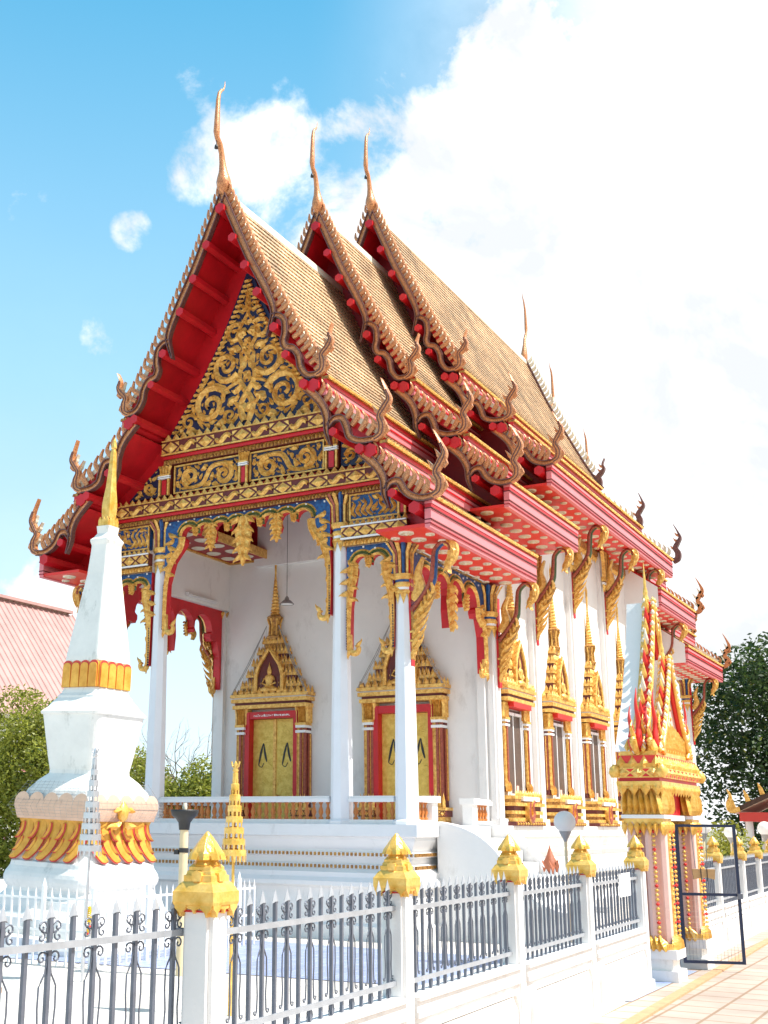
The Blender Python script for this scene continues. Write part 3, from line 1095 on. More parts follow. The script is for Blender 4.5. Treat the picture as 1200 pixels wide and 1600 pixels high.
# little pilasters between the panels
mb = MB()
for u, v0, v1, wd in ((-1.68, 7.28, 7.84, .12), (0.0, 7.28, 7.84, .09), (1.72, 7.28, 7.84, .12), (-2.85 + .88, 6.36, 6.8, 0), (2.98, 6.36, 6.80, .07), (-2.98, 6.36, 6.80, .07)):
    if wd == 0:
        continue
    H = v1 - v0
    mb = MB()
    fr = front(FY)
    mb.fbox(fr, u - wd, u + wd, v0, v1, -.10, .05, 'maroon')
    for s_ in (-1, 1):
        mb.fbox(fr, u + s_ * wd * .8 - .018, u + s_ * wd * .8 + .018, v0, v0 + H * .55, .05, .09, 'gold')
    mb.fbox(fr, u - wd * .4, u + wd * .4, v0 + .02, v0 + H * .52, .05, .075, 'red')
    for z_ in (.56, .62):
        mb.fbox(fr, u - wd * 1.05, u + wd * 1.05, v0 + H * z_, v0 + H * (z_ + .035), .05, .10, 'white')
    mb.fbox(fr, u - wd, u + wd, v0 + H * .655, v0 + H * .70, .05, .11, 'gold')
    for k in range(4):
        uu = u + wd * (-.75 + .5 * k)
        mb.stroke(fr, [(uu, v0 + H * .7), (uu, v0 + H * .85), (uu * 1.0 + (uu - u) * .35, v0 + H * .99)], [.02, .022, .03], .05, 'gold', .05)
    part('small_pilaster', mb)

# ---- scalloped arches
mb = MB()
arch_board(mb, front(FY), -1.66, 1.66, 6.80, 6.68, 8, 1.80, .34,
           [(.0, .16, .06), (.16, .50, .10), (.0, .16, .06), (.34, .86, .16), (.0, .16, .06), (.16, .50, .10), (.0, .16, .06)], .15, 0, .26)
part('scalloped_arch', mb)
for sx in (-1, 1):
    mb = MB()
    arch_board(mb, front(FY + .02), *sorted((sx * 1.95, sx * 2.77)), 5.94, 5.78, 2, 1.50, .13, [(.0, .2, .06)], .14, 0, .24)
    part('scalloped_arch', mb)
    mb = MB()
    ff = side(2.92) if sx > 0 else side_l(-2.92)
    arch_board(mb, ff, .16, 3.34, 5.86, 5.70, 4, 1.45, .34, [(.10, .3, .08), (.55, .80, .13), (.10, .3, .08)], .15, 0, .24)
    part('scalloped_arch', mb)


# ---- naga brackets under the eaves
def bracket(x, y, z, s=1.0, sx=1, small=False):
    """z = height of the eave soffit; reaches .62 out from x"""
    mb = MB()
    fr = Fr((x, y, z), (sx, 0, 0), (0, 0, 1), (0, -1, 0))
    path = cat_rom([(.03, -1.05 * s), (.20 * s, -.86 * s), (.36 * s, -.62 * s), (.40 * s, -.36 * s), (.43 * s, -.14 * s), (.55 * s, -.03 * s), (.66 * s, -.07 * s), (.68 * s, -.17 * s)], 5)
    pts = [fr.p(a, b, 0) for a, b in path]
    mb.tube(pts, taper(len(pts), .075 * s, .035 * s), 8, 'blue' if not small else 'green_glass')
    for off, mm in ((.055, 'mosaic_red'), (-.055, 'gold')):
        q = [fr.p(a, b, off) for a, b in path]
        mb.tube(q, taper(len(q), .045 * s, .02 * s), 6, mm)
    # head and crest
    hd = cat_rom([(.60 * s, -.02 * s), (.72 * s, -.10 * s), (.70 * s, -.28 * s), (.62 * s, -.40 * s), (.66 * s, -.52 * s)], 4)
    mb.band(fr, hd, taper(len(hd), .05 * s, .01, .075 * s, .4), -.05, .05, 'gold', ridge=.02)
    for k in range(4):
        a, b = hd[2 + k * 3]
        leaf(mb, fr, a, b, -.4 - k * .35, .16 * s, .035, -.7, 'gold', .04, .05)
    # gilded flame mass against the wall
    body = [(.0, -1.9 * s), (.06 * s, -1.62 * s), (.12 * s, -1.32 * s), (.26 * s, -1.10 * s), (.42 * s, -.78 * s), (.30 * s, -.80 * s), (.12 * s, -.98 * s), (.0, -1.0 * s)]
    mb.prism(fr, body, -.05, .05, 'gold_old')
    for k in range(5):
        t = k / 4
        leaf(mb, fr, .02 + .05 * t, -1.80 * s + .62 * s * t, math.pi / 2 - .12 - .30 * t, .46 * s, .048 * s, -.5, 'gold', .04, .05)
    for k in range(5):
        leaf(mb, fr, .12 * s + .06 * k * s, -1.22 * s + .10 * k * s, .9, .24 * s, .04 * s, .7, 'gold', .05, .05)
    for zz in (-1.38, -1.52):
        mb.fbox(fr, 0, .13 * s, zz * s - .015, zz * s + .015, -.06, .07, 'gold')
    up = cat_rom([(.04 * s, -.88 * s), (.16 * s, -.70 * s), (.13 * s, -.45 * s), (.22 * s, -.22 * s)], 4)
    mb.band(fr, up, taper(len(up), .05 * s, .008, .08 * s, .3), -.04, .04, 'gold', ridge=.02)
    mb.fbox(fr, -.02, .02, -1.9 * s, -.25 * s, -.06, .06, 'red')
    part('naga_bracket', mb)


for sx in (1, -1):
    bracket(sx * 3.02, 0.0, 5.88, 1.0, sx)
    bracket(sx * 3.06, 3.62, 5.88, .98, sx, True)
    bracket(sx * 3.04, 5.82, 6.98, 1.0, sx, True)
    for yy in (8.32, 10.83, 13.35):
        bracket(sx * 3.04, yy, 8.0 if yy < 13 else 8.0, 1.05, sx, True)
    bracket(sx * 3.04, 15.78, 6.95, 1.0, sx, True)
    bracket(sx * 3.04, 19.4, 5.88, 1.0, sx, True)
# carved frieze capitals on the hall pilasters
for sx in (1, -1):
    for yy, zt in ((5.82, 6.92), (8.32, 7.97), (10.83, 7.97), (13.35, 7.97), (15.78, 6.9)):
        mb = MB()
        ff = (side if sx > 0 else side_l)(sx * 3.05, yy)
        for k in range(5):
            uu = -.16 + .08 * k
            mb.stroke(ff, [(uu, zt - .62), (uu, zt - .25), (uu * 1.5, zt)], [.03, .03, .045], .08, 'gold' if k % 2 == 0 else 'gold_old', 0)
        mb.fbox(ff, -.2, .2, zt - .72, zt - .62, -.02, .06, 'gold')
        mb.fbox(ff, -.19, .19, zt - .80, zt - .75, -.02, .05, 'white')
        teeth(mb, ff, -.2, .2, zt - .80, .2, .1, 'gold', 0, .05, True)
        part('pilaster_capital', mb)
    mb = MB()
    for y0, y1, zt in ((6.35, 13.1, 7.98),):
        ff = (side if sx > 0 else side_l)(sx * 2.91, 0)
        mb.fbox(ff, y0, y1, zt - .14, zt, -.01, .06, 'gold_old')
        teeth(mb, ff, y0, y1, zt - .14, .16, .16, 'gold', 0, .06, True)
    part('carved_frieze', mb)

# ---- balustrades
def baluster_prof(h):
    return [(.038, 0), (.038, .03 * h / .26), (.020, .05 * h / .26), (.042, .11 * h / .26), (.030, .16 * h / .26), (.017, .20 * h / .26), (.024, .235 * h / .26), (.036, .245 * h / .26), (.036, h)]


def balustrade(fr, u0, u1, ends=()):
    mb = MB()
    mb.fbox(fr, u0, u1, FL + .0, FL + .07, -.09, .09, 'plaster')
    mb.fbox(fr, u0 - .01, u1 + .01, FL + .33, FL + .385, -.11, .11, 'plaster')
    mb.fbox(fr, u0, u1, FL + .385, FL + .42, -.085, .085, 'plaster')
    for e in ends:
        mb.fbox(fr, e - .10, e + .10, FL + .07, FL + .33, -.09, .09, 'plaster')
        mb.fbox(fr, e - .13, e + .13, FL + .3301, FL + .43, -.13, .13, 'plaster')
    b = part('balustrade', mb)
    lo, hi = u0, u1
    for e in ends:
        if abs(e - u0) < .15:
            lo = e + .10
        else:
            hi = e - .10
    k = max(2, int(round((hi - lo) / .125)))
    for i in range(k):
        mb = MB()
        p = fr.p(lo + (hi - lo) * (i + .5) / k, FL + .07, 0)
        mb.lathe(p, baluster_prof(.26), 8, 'orange_clay')
        part('baluster', mb, b)


balustrade(front(0), -1.62, 1.62)
for sx in (-1, 1):
    balustrade(front(0), *sorted((sx * 1.98, sx * 2.72)))
balustrade(side(2.98), .17, .72, (.64,))
balustrade(side(2.98), 2.15, 2.98, (2.25,))
balustrade(side_l(-2.98), .2, 3.3)

# ---- side stairs of the porch
mb = MB()
for i in range(9):
    z1 = FL - .012 - i * .18
    if z1 > .05:
        mb.box(3.12 + i * .26, 3.12 + (i + 1) * .26, .78, 2.12, -.03, z1, 'plaster')
part('stairs', mb)
for y0 in (.56, 2.16):
    mb = MB()
    top = [(3.13, 1.62), (3.45, 1.56), (3.75, 1.44), (4.0, 1.25), (4.18, 1.02), (4.32, .82), (4.6, .55), (4.95, .40), (5.2, .38)]
    top = cat_rom(top, 4)
    mb.prism(Fr((0, y0, 0), (1, 0, 0), (0, 0, 1), (0, -1, 0)), [(3.13, -.05)] + [(a, b) for a, b in top] + [(5.2, -.05)], -.20, 0, 'plaster')
    cap = [(a, b + .03) for a, b in top]
    mb.band(Fr((0, y0 - .02, 0), (1, 0, 0), (0, 0, 1), (0, -1, 0)), cap, .03, -.24, .0, 'plaster')
    sw = part('stair_wall', mb)
    mb = MB()
    mb.lathe((4.30, y0 + .1, .84), [(.055, 0), (.065, .04), (.10, .10), (.125, .18), (.10, .26), (.05, .35), (.02, .44), (.0, .50)], 12, 'terracotta', sm=True)
    for k in range(6):
        a = k * math.pi / 3
        leaf(mb, Fr((4.30 + .11 * math.cos(a), y0 + .1 + .11 * math.sin(a), .92), (-math.sin(a), math.cos(a), 0), (0, 0, 1), (math.cos(a), math.sin(a), 0)), 0, 0, math.pi / 2, .2, .05, .3, 'terracotta', .04)
    part('lotus_finial', mb, sw)


# ---- tiered gilded crown used over doors and windows
def crown(mb, fr, w, z0, ztip, dep, steps=5, niche=True, goldm='gold', sp=.55, slim=1.0):
    """w half width at the base; fr origin at the opening's middle, v is world height"""
    zs = z0 + (ztip - z0) * .40
    # cornice
    for k, (f, a, b, d, mm) in enumerate(((1.0, -.10, -.03, 1.0, goldm), (.95, -.03, .02, .9, 'maroon'), (1.03, .02, .09, 1.05, goldm), (.98, .09, .12, .9, 'white'), (1.05, .12, .18, 1.08, goldm))):
        mb.fbox(fr, -w * f, w * f, z0 + a, z0 + b, -.02, dep * d, mm)
    teeth(mb, fr, -w * 1.04, w * 1.04, z0 + .18, .14, .14, goldm, dep * .95, .04)
    for u in (-1, 1):
        sf = Fr(fr.p(u * w * 1.04, 0, 0), fr.n, fr.v, fr.u * u)
        teeth(mb, sf, 0, dep, z0 + .18, .14, .14, goldm, -.02, .03)
    base = z0 + .18
    hh = zs - base
    for k in range(steps):
        t0, t1 = k / steps, (k + 1) / steps
        f = (.80 * (1 - t0) ** 1.05) * slim + .13
        a, b = base + hh * t0, base + hh * t1
        mb.fbox(fr, -w * f, w * f, a, a + (b - a) * .55, -.02, dep * (.35 + .55 * f), 'maroon' if k % 2 else 'gold_old')
        mb.fbox(fr, -w * (f + .05), w * (f + .05), a + (b - a) * .55, a + (b - a) * .78, -.02, dep * (.42 + .55 * f), goldm)
        teeth(mb, fr, -w * (f + .04), w * (f + .04), a + (b - a) * .78, (b - a) * .55, .085, goldm, dep * (.40 + .55 * f), .03)
        teeth(mb, fr, -w * f, w * f, a, (b - a) * .5, .07, goldm, dep * (.36 + .55 * f), .03)
        for u in (-1, 1):
            p = fr.p(u * w * (f + .05), 0, 0)
            sf = Fr(p, fr.n, fr.v, fr.u * u)
            teeth(mb, sf, 0, dep * (.42 + .5 * f), a + (b - a) * .78, (b - a) * .55, .085, goldm, -.02, .02)
    # neck and spire
    c = fr.p(0, 0, dep * .28)
    zn = zs + (ztip - zs) * .22
    mb.lathe((c.x, c.y, 0), [(w * .17, zs - .02), (w * .20, zs + .04), (w * .14, zs + .07), (w * .12, zs + (zn - zs) * .6), (w * .17, zn - .04), (w * .21, zn), (w * .15, zn + .04)], 8, 'gold_old', sm=False)
    for k in range(8):
        a = k * math.pi / 4
        q = [(c.x + w * .15 * math.cos(a), c.y + w * .15 * math.sin(a), zs + .06), (c.x + w * .13 * math.cos(a), c.y + w * .13 * math.sin(a), zs + (zn - zs) * .6), (c.x + w * .19 * math.cos(a), c.y + w * .19 * math.sin(a), zn - .03)]
        mb.tube(q, .018, 4, goldm)
    prof = []
    n = 12
    for k in range(n):
        t = k / n
        z = zn + .05 + (ztip - zn - .05) * sp * t
        r = w * .085 * (1 - t) + .018
        prof += [(r, z), (r * 1.18, z + .02), (r * .85, z + (ztip - zn) * sp / n * .8)]
    prof += [(.020, zn + .05 + (ztip - zn) * sp), (.028, ztip - .16), (.012, ztip - .10), (.0, ztip)]
    mb.lathe((c.x, c.y, 0), prof, 8, goldm, sm=False)
    if niche:
        # pointed niche with a small seated figure
        nb, nh, nw = base + .02, hh * .78, w * .36
        nd = dep * 1.0
        arch = [(-nw, nb), (-nw, nb + nh * .38), (-nw * .8, nb + nh * .62), (-nw * .35, nb + nh * .85), (0, nb + nh), (nw * .35, nb + nh * .85), (nw * .8, nb + nh * .62), (nw, nb + nh * .38), (nw, nb)]
        mb.prism(fr, arch, dep * .4, nd * .9, 'maroon')
        mb.band(fr, arch, .035, dep * .5, nd * 1.05, goldm, ridge=.02)
        for (a, b) in cat_rom(arch[1:-1], 2):
            leaf(mb, fr, a, b, math.atan2(b - nb - nh * .2, a), .09, .03, .3, goldm, .03, nd * .95)
        c2 = fr.p(0, nb, nd * .93)
        fig = []
        mb.lathe((c2.x, c2.y, nb + .02), [(nw * .62, 0), (nw * .70, .03), (nw * .60, .07), (nw * .34, .10), (nw * .26, .16), (nw * .36, .26), (nw * .33, .30), (nw * .12, .33), (nw * .17, .36), (nw * .18, .40), (nw * .12, .45), (nw * .05, .50), (0, .58)], 10, goldm, sx=1 if abs(fr.n.y) > .5 else .5, sy=.5 if abs(fr.n.y) > .5 else 1)
        for u in (-1, 1):
            q = [fr.p(u * nw * .36, nb + .28, nd * .95), fr.p(u * nw * .5, nb + .18, nd * 1.0), fr.p(u * nw * .15, nb + .14, nd * 1.08)]
            mb.tube(q, [.022, .02, .016], 5, goldm)
            q = [fr.p(u * nw * .6, nb + .06, nd * .95), fr.p(0, nb + .08, nd * 1.15)]
            mb.tube(q, [.035, .028], 5, goldm)


def frame_post(mb, fr, u, wd, v0, v1, dep, redm='mosaic_red', goldm='gold'):
    """clustered shaft with base and lotus capital"""
    H = v1 - v0
    mb.fbox(fr, u - wd, u + wd, v0, v1, -.02, dep * .55, 'maroon')
    for k in (-.62, 0, .62):
        c = u + k * wd
        mb.fbox(fr, c - wd * .24, c + wd * .24, v0 + H * .06, v1 - H * .22, dep * .5, dep * (.8 if k else .95), goldm if k == -.62 else redm)
        mb.fbox(fr, c - wd * .32, c - wd * .24, v0 + H * .06, v1 - H * .22, dep * .5, dep * .85, goldm)
    for z_ in (.22, .27):
        mb.fbox(fr, u - wd * 1.05, u + wd * 1.05, v1 - H * z_, v1 - H * (z_ - .025), -.01, dep * 1.02, 'white')
    mb.fbox(fr, u - wd * 1.1, u + wd * 1.1, v1 - H * .195, v1 - H * .17, -.01, dep * 1.06, goldm)
    for k in range(4):
        uu = u + wd * (-.75 + .5 * k)
        mb.stroke(fr, [(uu, v1 - H * .17), (uu, v1 - H * .06), (uu + (uu - u) * .45, v1)], [wd * .24, wd * .24, wd * .34], .06, goldm, dep * .6)
    for s_ in (-1, 1):
        sf = Fr(fr.p(u + s_ * wd, 0, 0), fr.n, fr.v, fr.u * s_)
        for k in range(3):
            uu = dep * (.15 + .3 * k)
            mb.stroke(sf, [(uu, v1 - H * .17), (uu, v1 - H * .06), (uu * 1.15, v1)], [wd * .24, wd * .24, wd * .34], .05, goldm, 0)
        mb.fbox(sf, 0.0, dep * .5, v0 + H * .06, v1 - H * .28, -.01, .012, redm)
        mb.fbox(sf, dep * .2, dep * .3, v0 + H * .06, v1 - H * .28, 0.012, .03, goldm)
    for k in range(5):
        leaf(mb, fr, u + wd * (-.8 + .4 * k), v0, math.pi / 2, H * .14, wd * .3, .2, goldm, .05, dep * .75)


# ---- doors on the porch wall
def door(cx):
    fr = Fr((cx, 3.47, 0), (1, 0, 0), (0, 0, 1), (0, -1, 0))
    mb = MB()
    for sx in (-1, 1):
        mb.fbox(fr, *sorted((sx * .008, sx * .499)), FL + .01, 3.62, .0, .035, 'gold_leaf')
        # faint incised ornament and dark emblem
        for k in range(26):
            r_ = random.Random(k * 7 + sx + int(cx * 10))
            leaf(mb, fr, sx * r_.uniform(.06, .47), FL + .1 + k * .07, r_.uniform(0, 6.28), .13, .018, r_.uniform(-1.5, 1.5), 'gold_leaf', .010, .036)
        c = sx * .27
        for q in (cat_rom([(c - .10, 2.74), (c - .045, 2.98), (c + .005, 3.16)], 4), cat_rom([(c + .09, 2.80), (c + .045, 2.96), (c + .015, 3.16)], 4)):
            mb.band(fr, q, taper(len(q), .008, .006, .022, .5), .036, .043, 'black')
        q = cat_rom([(c - .10, 2.74), (c - .03, 2.70), (c + .02, 2.78)], 4)
        mb.band(fr, q, .007, .036, .042, 'black')
    mb.fbox(fr, -.03, .03, FL + .01, 3.62, .035, .055, 'gold')
    mb.lathe(fr.p(.07, 2.15, .06), [(.0, -.03), (.03, -.015), (.03, .015), (0, .03)], 8, 'gold_old')
    d = part('door', mb)
    mb = MB()
    for sx in (-1, 1):
        mb.fbox(fr, *sorted((sx * .50, sx * .60)), FL, 3.76, -.01, .20, 'red')
    mb.fbox(fr, -.50, .50, 3.625, 3.76, -.01, .19, 'red')
    # line of small white lettering on the lintel, too worn to read
    r_ = random.Random(4)
    u = -.40
    while u < .40 and cx < 0:
        wd = r_.uniform(.018, .034)
        hgt = r_.uniform(.028, .048)
        mb.fbox(fr, u, u + .008, 3.665, 3.665 + hgt, .19, .194, 'white')
        mb.fbox(fr, u + .008, u + wd, 3.665 + (hgt - .009) * r_.choice((0, 1)), 3.674 + (hgt - .009) * r_.choice((0, 1)), .19, .1935, 'white')
        u += wd + r_.choice((.008, .008, .02))
    for sx in (-1, 1):
        frame_post(mb, fr, sx * .69, .10, FL + .30, 3.84, .25, goldm='gold')
        mb.fbox(fr, sx * .69 - .14, sx * .69 + .14, FL, FL + .06, -.01, .31, 'gold_old')
        mb.fbox(fr, sx * .69 - .13, sx * .69 + .13, FL + .06, FL + .14, -.01, .28, 'gold')
        mb.fbox(fr, sx * .69 - .165, sx * .69 + .165, FL + .14, FL + .25, -.01, .33, 'maroon')
        diamonds(mb, fr, sx * .69 - .165, sx * .69 + .165, FL + .195, .04, .13, 'gold', .331)
        mb.fbox(fr, sx * .69 - .175, sx * .69 + .175, FL + .25, FL + .30, -.01, .34, 'gold')
        teeth(mb, fr, sx * .69 - .17, sx * .69 + .17, FL + .30, .26, .08, 'gold', .30, .03)
    part('door_frame', mb, d)
    mb = MB()
    crown(mb, fr, .84, 3.92, 7.12, .30, 5, True, 'gold', .55, .80)
    part('door_crown', mb, d)
    mb = MB()
    zt = 5.45
    for sx in (-1, 1):
        for off in (0, .04):
            mb.tube([fr.p(sx * .14, zt, .18), fr.p(sx * (.49 + off), 4.7, .24), fr.p(sx * (.87 + off * .5), 4.05, .32)], .008, 4, 'net')
        for k in range(9):
            t = k / 9
            mb.tube([fr.p(sx * (.14 + .73 * t), zt - 1.4 * t, .18 + .14 * t), fr.p(sx * (.14 + .73 * t) * .82, 4.05, .30)], .0022, 3, 'net')
    part('bird_net', mb, d)


door(-1.52)
door(1.30)


# ---- windows of the side walls
def window(sx, cy):
    fr = (side if sx > 0 else side_l)(sx * 2.9, cy)
    mb = MB()
    mb.fbox(fr, -.40, .40, 2.14, 3.70, .0, .03, 'window_glass')
    for u in (-.42, -.02, .38):
        mb.fbox(fr, u, u + .028, 2.14, 3.66, .03, .045, 'white')
    for v_ in (2.14, 3.60):
        mb.fbox(fr, -.349, -.021, v_, v_ + .05, .03, .075, 'white')
        mb.fbox(fr, .031, .359, v_, v_ + .05, .03, .075, 'white')
    mb.fbox(fr, -.35, -.21, 2.19, 2.34, .032, .05, 'pink')
    mb.fbox(fr, .05, .16, 2.19, 2.34, .032, .05, 'pink')
    wn = part('window', mb)
    mb = MB()
    for s_ in (-1, 1):
        frame_post(mb, fr, s_ * .56, .105, 2.22, 3.80, .14)
        mb.fbox(fr, *sorted((s_ * .42, s_ * .469)), 2.14, 3.72, -.01, .07, 'white')
    mb.fbox(fr, -.469, .469, 3.725, 3.82, -.01, .24, 'red_bright')
    mb.fbox(fr, -.42, .42, 2.06, 2.135, -.01, .34, 'plaster')
    part('window_frame', mb, wn)
    mb = MB()
    for w_, a, b, d_, mm in ((.92, FL + .0, FL + .07, .40, 'maroon'), (.86, FL + .07, FL + .14, .36, 'gold'), (.80, FL + .14, FL + .20, .31, 'gold_old'), (.86, FL + .20, FL + .26, .36, 'gold'), (.82, FL + .26, FL + .34, .32, 'maroon'), (.90, FL + .34, FL + .40, .40, 'gold'), (.84, FL + .40, FL + .46, .36, 'gold_old'), (.86, FL + .46, FL + .52, .37, 'gold')):
        mb.fbox(fr, -w_ * .86, w_ * .86, a, b, -.01, d_ * .8, mm)
    teeth(mb, fr, -.70, .70, FL + .52, .10, .11, 'gold', .28, .03)
    for k in range(12):
        u = -.72 + .131 * k
        mb.lathe(fr.p(u, FL + .035, .33), [(0, -.03), (.03, 0), (0, .03)], 6, 'gold')
    # scrolled apron
    q = cat_rom([(-.12, FL + .40), (-.16, FL + .22), (-.04, FL + .10), (.08, FL + .20), (.02, FL + .34), (.10, FL + .44)], 4)
    mb.band(fr, q, taper(len(q), .03, .02, .06, .5), .27, .36, 'mosaic_red', 'gold', .02)
    part('window_sill', mb, wn)
    mb = MB()
    crown(mb, fr, .73, 3.92, 7.0, .23, 5, True, 'gold', .55, .70)
    part('window_crown', mb, wn)


for sx in (1, -1):
    for cy in (4.55, 7.05, 9.56, 12.08, 14.6):
        if sx < 0 and cy > 5:
            continue
        window(sx, cy)

# ---- roofs
T1A = [(0, 12.32), (.30, 11.63), (.58, 10.99), (.83, 10.50), (1.01, 10.12), (1.08, 9.86), (1.03, 9.64), (.97, 9.45)]
T1B = [(1.06, 9.78), (1.17, 9.78), (1.29, 9.66), (1.31, 9.44), (1.28, 9.30), (1.33, 9.18), (1.47, 9.13), (1.57, 8.98), (1.61, 8.78), (1.73, 8.62), (1.90, 8.59)]
T1C = [(1.86, 8.59), (1.99, 8.66), (2.01, 8.80), (1.99, 8.92), (2.09, 9.03), (2.15, 9.14), (2.12, 9.26), (2.18, 9.42)]
T2A = [(1.72, 8.40), (1.98, 8.11), (2.09, 7.84), (2.09, 7.61), (2.16, 7.37)]
T2B = [(2.12, 7.68), (2.22, 7.78), (2.36, 7.77), (2.44, 7.62), (2.50, 7.44), (2.68, 7.35), (2.90, 7.34)]
T2C = [(2.87, 7.34), (3.01, 7.41), (3.04, 7.55), (3.00, 7.70), (3.09, 7.84), (3.16, 7.95), (3.12, 8.10), (3.04, 8.31)]
T3A = [(2.70, 7.16), (2.96, 6.89), (3.07, 6.67), (3.08, 6.44), (3.15, 6.22)]
T3B = [(3.10, 6.50), (3.19, 6.61), (3.32, 6.61), (3.41, 6.46), (3.52, 6.36), (3.69, 6.30), (3.86, 6.31)]
T3C = [(3.83, 6.31), (3.95, 6.38), (3.97, 6.53), (3.91, 6.67), (3.99, 6.82), (4.05, 6.94), (4.00, 7.10), (3.89, 7.33)]
P1 = [(.0, 12.40), (.30, 11.74), (.58, 11.12), (.85, 10.60), (1.10, 10.13), (1.36, 9.66), (1.60, 9.24), (1.84, 8.86), (2.06, 8.56)]
P2 = [(1.86, 8.36), (2.2, 8.02), (2.6, 7.68), (3.08, 7.32)]
P3 = [(2.82, 7.12), (3.2, 6.80), (3.5, 6.57), (3.80, 6.36)]


def resample(pts, step):
    P = [Vector((a, b)) for a, b in cat_rom(pts, 6)]
    out, acc = [tuple(P[0])], 0.0
    for a, b in zip(P, P[1:]):
        d = (b - a).length
        while acc + d >= step:
            t = (step - acc) / d
            a = a.lerp(b, t); d = (b - a).length; acc = 0
            out.append(tuple(a))
        acc += d
    if (Vector(out[-1]) - P[-1]).length > .03:
        out.append(tuple(P[-1]))
    return out


def roof_layer(y0, y1s, dz, s, name_y, flip=False):
    """y0 gable plane, y1s far ends of the three tiers; flip mirrors it to the back of the hall"""
    Y = (lambda y: 2 * YM - y) if flip else (lambda y: y)
    fz = lambda z: dz + (8.53 + (z - 8.53) * s if z > 8.53 else z)
    tr = lambda pts: [(a, fz(b)) for a, b in pts]
    roof = MB()
    for P, y1 in zip((P1, P2, P3), y1s):
        rows = resample(tr(P), .145)
        for sx in (-1, 1):
            run = 0.0
            for (a, b), (c, d) in zip(rows, rows[1:]):
                L = math.hypot(c - a, d - b)
                nx, nz = (b - d) / L, (c - a) / L
                ya, yb = Y(y0 + .05), Y(y1)
                q = lambda x, z, h, y: (sx * (x + nx * h), y, z + nz * h)
                k = int(round(run / .14))
                uv = [(0, k * .14), (y1 - y0, k * .14), (y1 - y0, k * .14 + .14), (0, k * .14 + .14)]
                roof.face([q(a, b, .004, ya), q(a, b, .004, yb), q(c, d, .026, yb), q(c, d, .026, ya)], 'roof_tile', uv=uv)
                roof.face([q(c, d, .026, ya), q(c, d, .026, yb), q(c, d, .004, yb), q(c, d, .004, ya)], 'roof_tile', uv=[(0, .02), (y1 - y0, .02), (y1 - y0, .06), (0, .06)])
                run += L
            # red boarding underneath
            low = [(sx * (a - .05), b - .10) for a, b in rows]
            roof.grid([[(a, Y(y0 + .06), b), (a, Y(y1 - .02), b)] for a, b in low], 'red', sm=False)
            roof.grid([[(a, Y(y0 + .055), b), (sx * (a2 + .0), Y(y0 + .055), b2 + .03)] for (a, b), (a2, b2) in zip(low, rows)], 'red', sm=False)
            roof.grid([[(a, Y(y1 - .015), b), (sx * (a2 + .0), Y(y1 - .015), b2 + .03)] for (a, b), (a2, b2) in zip(low, rows)], 'red', sm=False)
    r = part('roof', roof)
    # eaves boards
    eb = MB()
    for (x, z), y1, hgt in zip(((2.07, 8.56), (3.09, 7.32), (3.81, 6.36)), y1s, (.32, .33, .50)):
        z = fz(z) if z < 8.53 else dz + z
        for sx in (-1, 1):
            ff = Fr((sx * (x - .03), 0, 0), (0, 1, 0), (0, 0, 1), (sx, 0, 0))
            ya, yb = sorted((Y(y0 + .0), Y(y1)))
            lay = ((0, .05, .05, 'gold_old'), (.05, .13, .02, 'red'), (.13, .145, .035, 'maroon'), (.145, .20, .025, 'red_sunlit'), (.20, .225, .03, 'red'), (.225, hgt, .01, 'red_sunlit'))  # pink layers are the same red boards with sunlight painted in
            if hgt > .4:
                lay = ((0, .05, .06, 'gold_old'), (.05, .09, .03, 'red'), (.09, .14, .045, 'red_sunlit'), (.14, .20, .035, 'red'), (.20, .22, .05, 'maroon'), (.22, .37, .03, 'red_sunlit'), (.37, .39, .04, 'maroon'), (.39, .43, .025, 'red_sunlit'), (.43, .45, .035, 'red_dark'), (.45, hgt, .015, 'red_sunlit'))
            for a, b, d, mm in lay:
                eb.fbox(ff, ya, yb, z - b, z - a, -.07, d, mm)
            rope(eb, ff, ya, yb, z - .02, .03, 'gold', .06)
            if hgt > .4:            # boarded soffit with gilt rosettes
                zz = z - hgt + .02
                xa, xb = sorted((sx * 2.9, sx * (x - .1)))
                eb.box(xa, xb, ya + .02, yb - .02, zz, zz + .05, 'red_bright')
                nr = int((yb - ya) / .46)
                for i in range(nr):
                    for j, (fx, rr) in enumerate(((.12, .07), (.5, .115), (.88, .07))):
                        yy = ya + (yb - ya) * (i + .5 + (.0 if j == 1 else .5)) / nr
                        if yy > yb - .1:
                            continue
                        cx = sx * (2.92 + (x - 3.05) * fx)
                        eb.lathe((cx, yy, zz - .028), [(rr * .25, .0), (rr * .55, .012), (rr, .006), (rr * 1.05, .028)], 9, 'cream')
                        for q in range(8):
                            a = q * math.pi / 4
                            eb.face([(cx + rr * .4 * math.cos(a - .25), yy + rr * .4 * math.sin(a - .25), zz - .025), (cx + rr * 1.1 * math.cos(a), yy + rr * 1.1 * math.sin(a), zz - .022), (cx + rr * .4 * math.cos(a + .25), yy + rr * .4 * math.sin(a + .25), zz - .025)], 'gold')
    part('eaves_board', eb, r)
    # ridge cap
    mb = MB()
    zr = fz(12.40)
    ya, yb = sorted((Y(y0 + .12), Y(y1s[0])))
    mb.prism(Fr((0, ya, 0), (1, 0, 0), (0, 0, 1), (0, 1, 0)), [(-.10, zr - .17), (-.08, zr - .03), (-.035, zr + .03), (.035, zr + .03), (.08, zr - .03), (.10, zr - .17)], 0, yb - ya, 'cream')
    part('ridge_cap', mb, r)
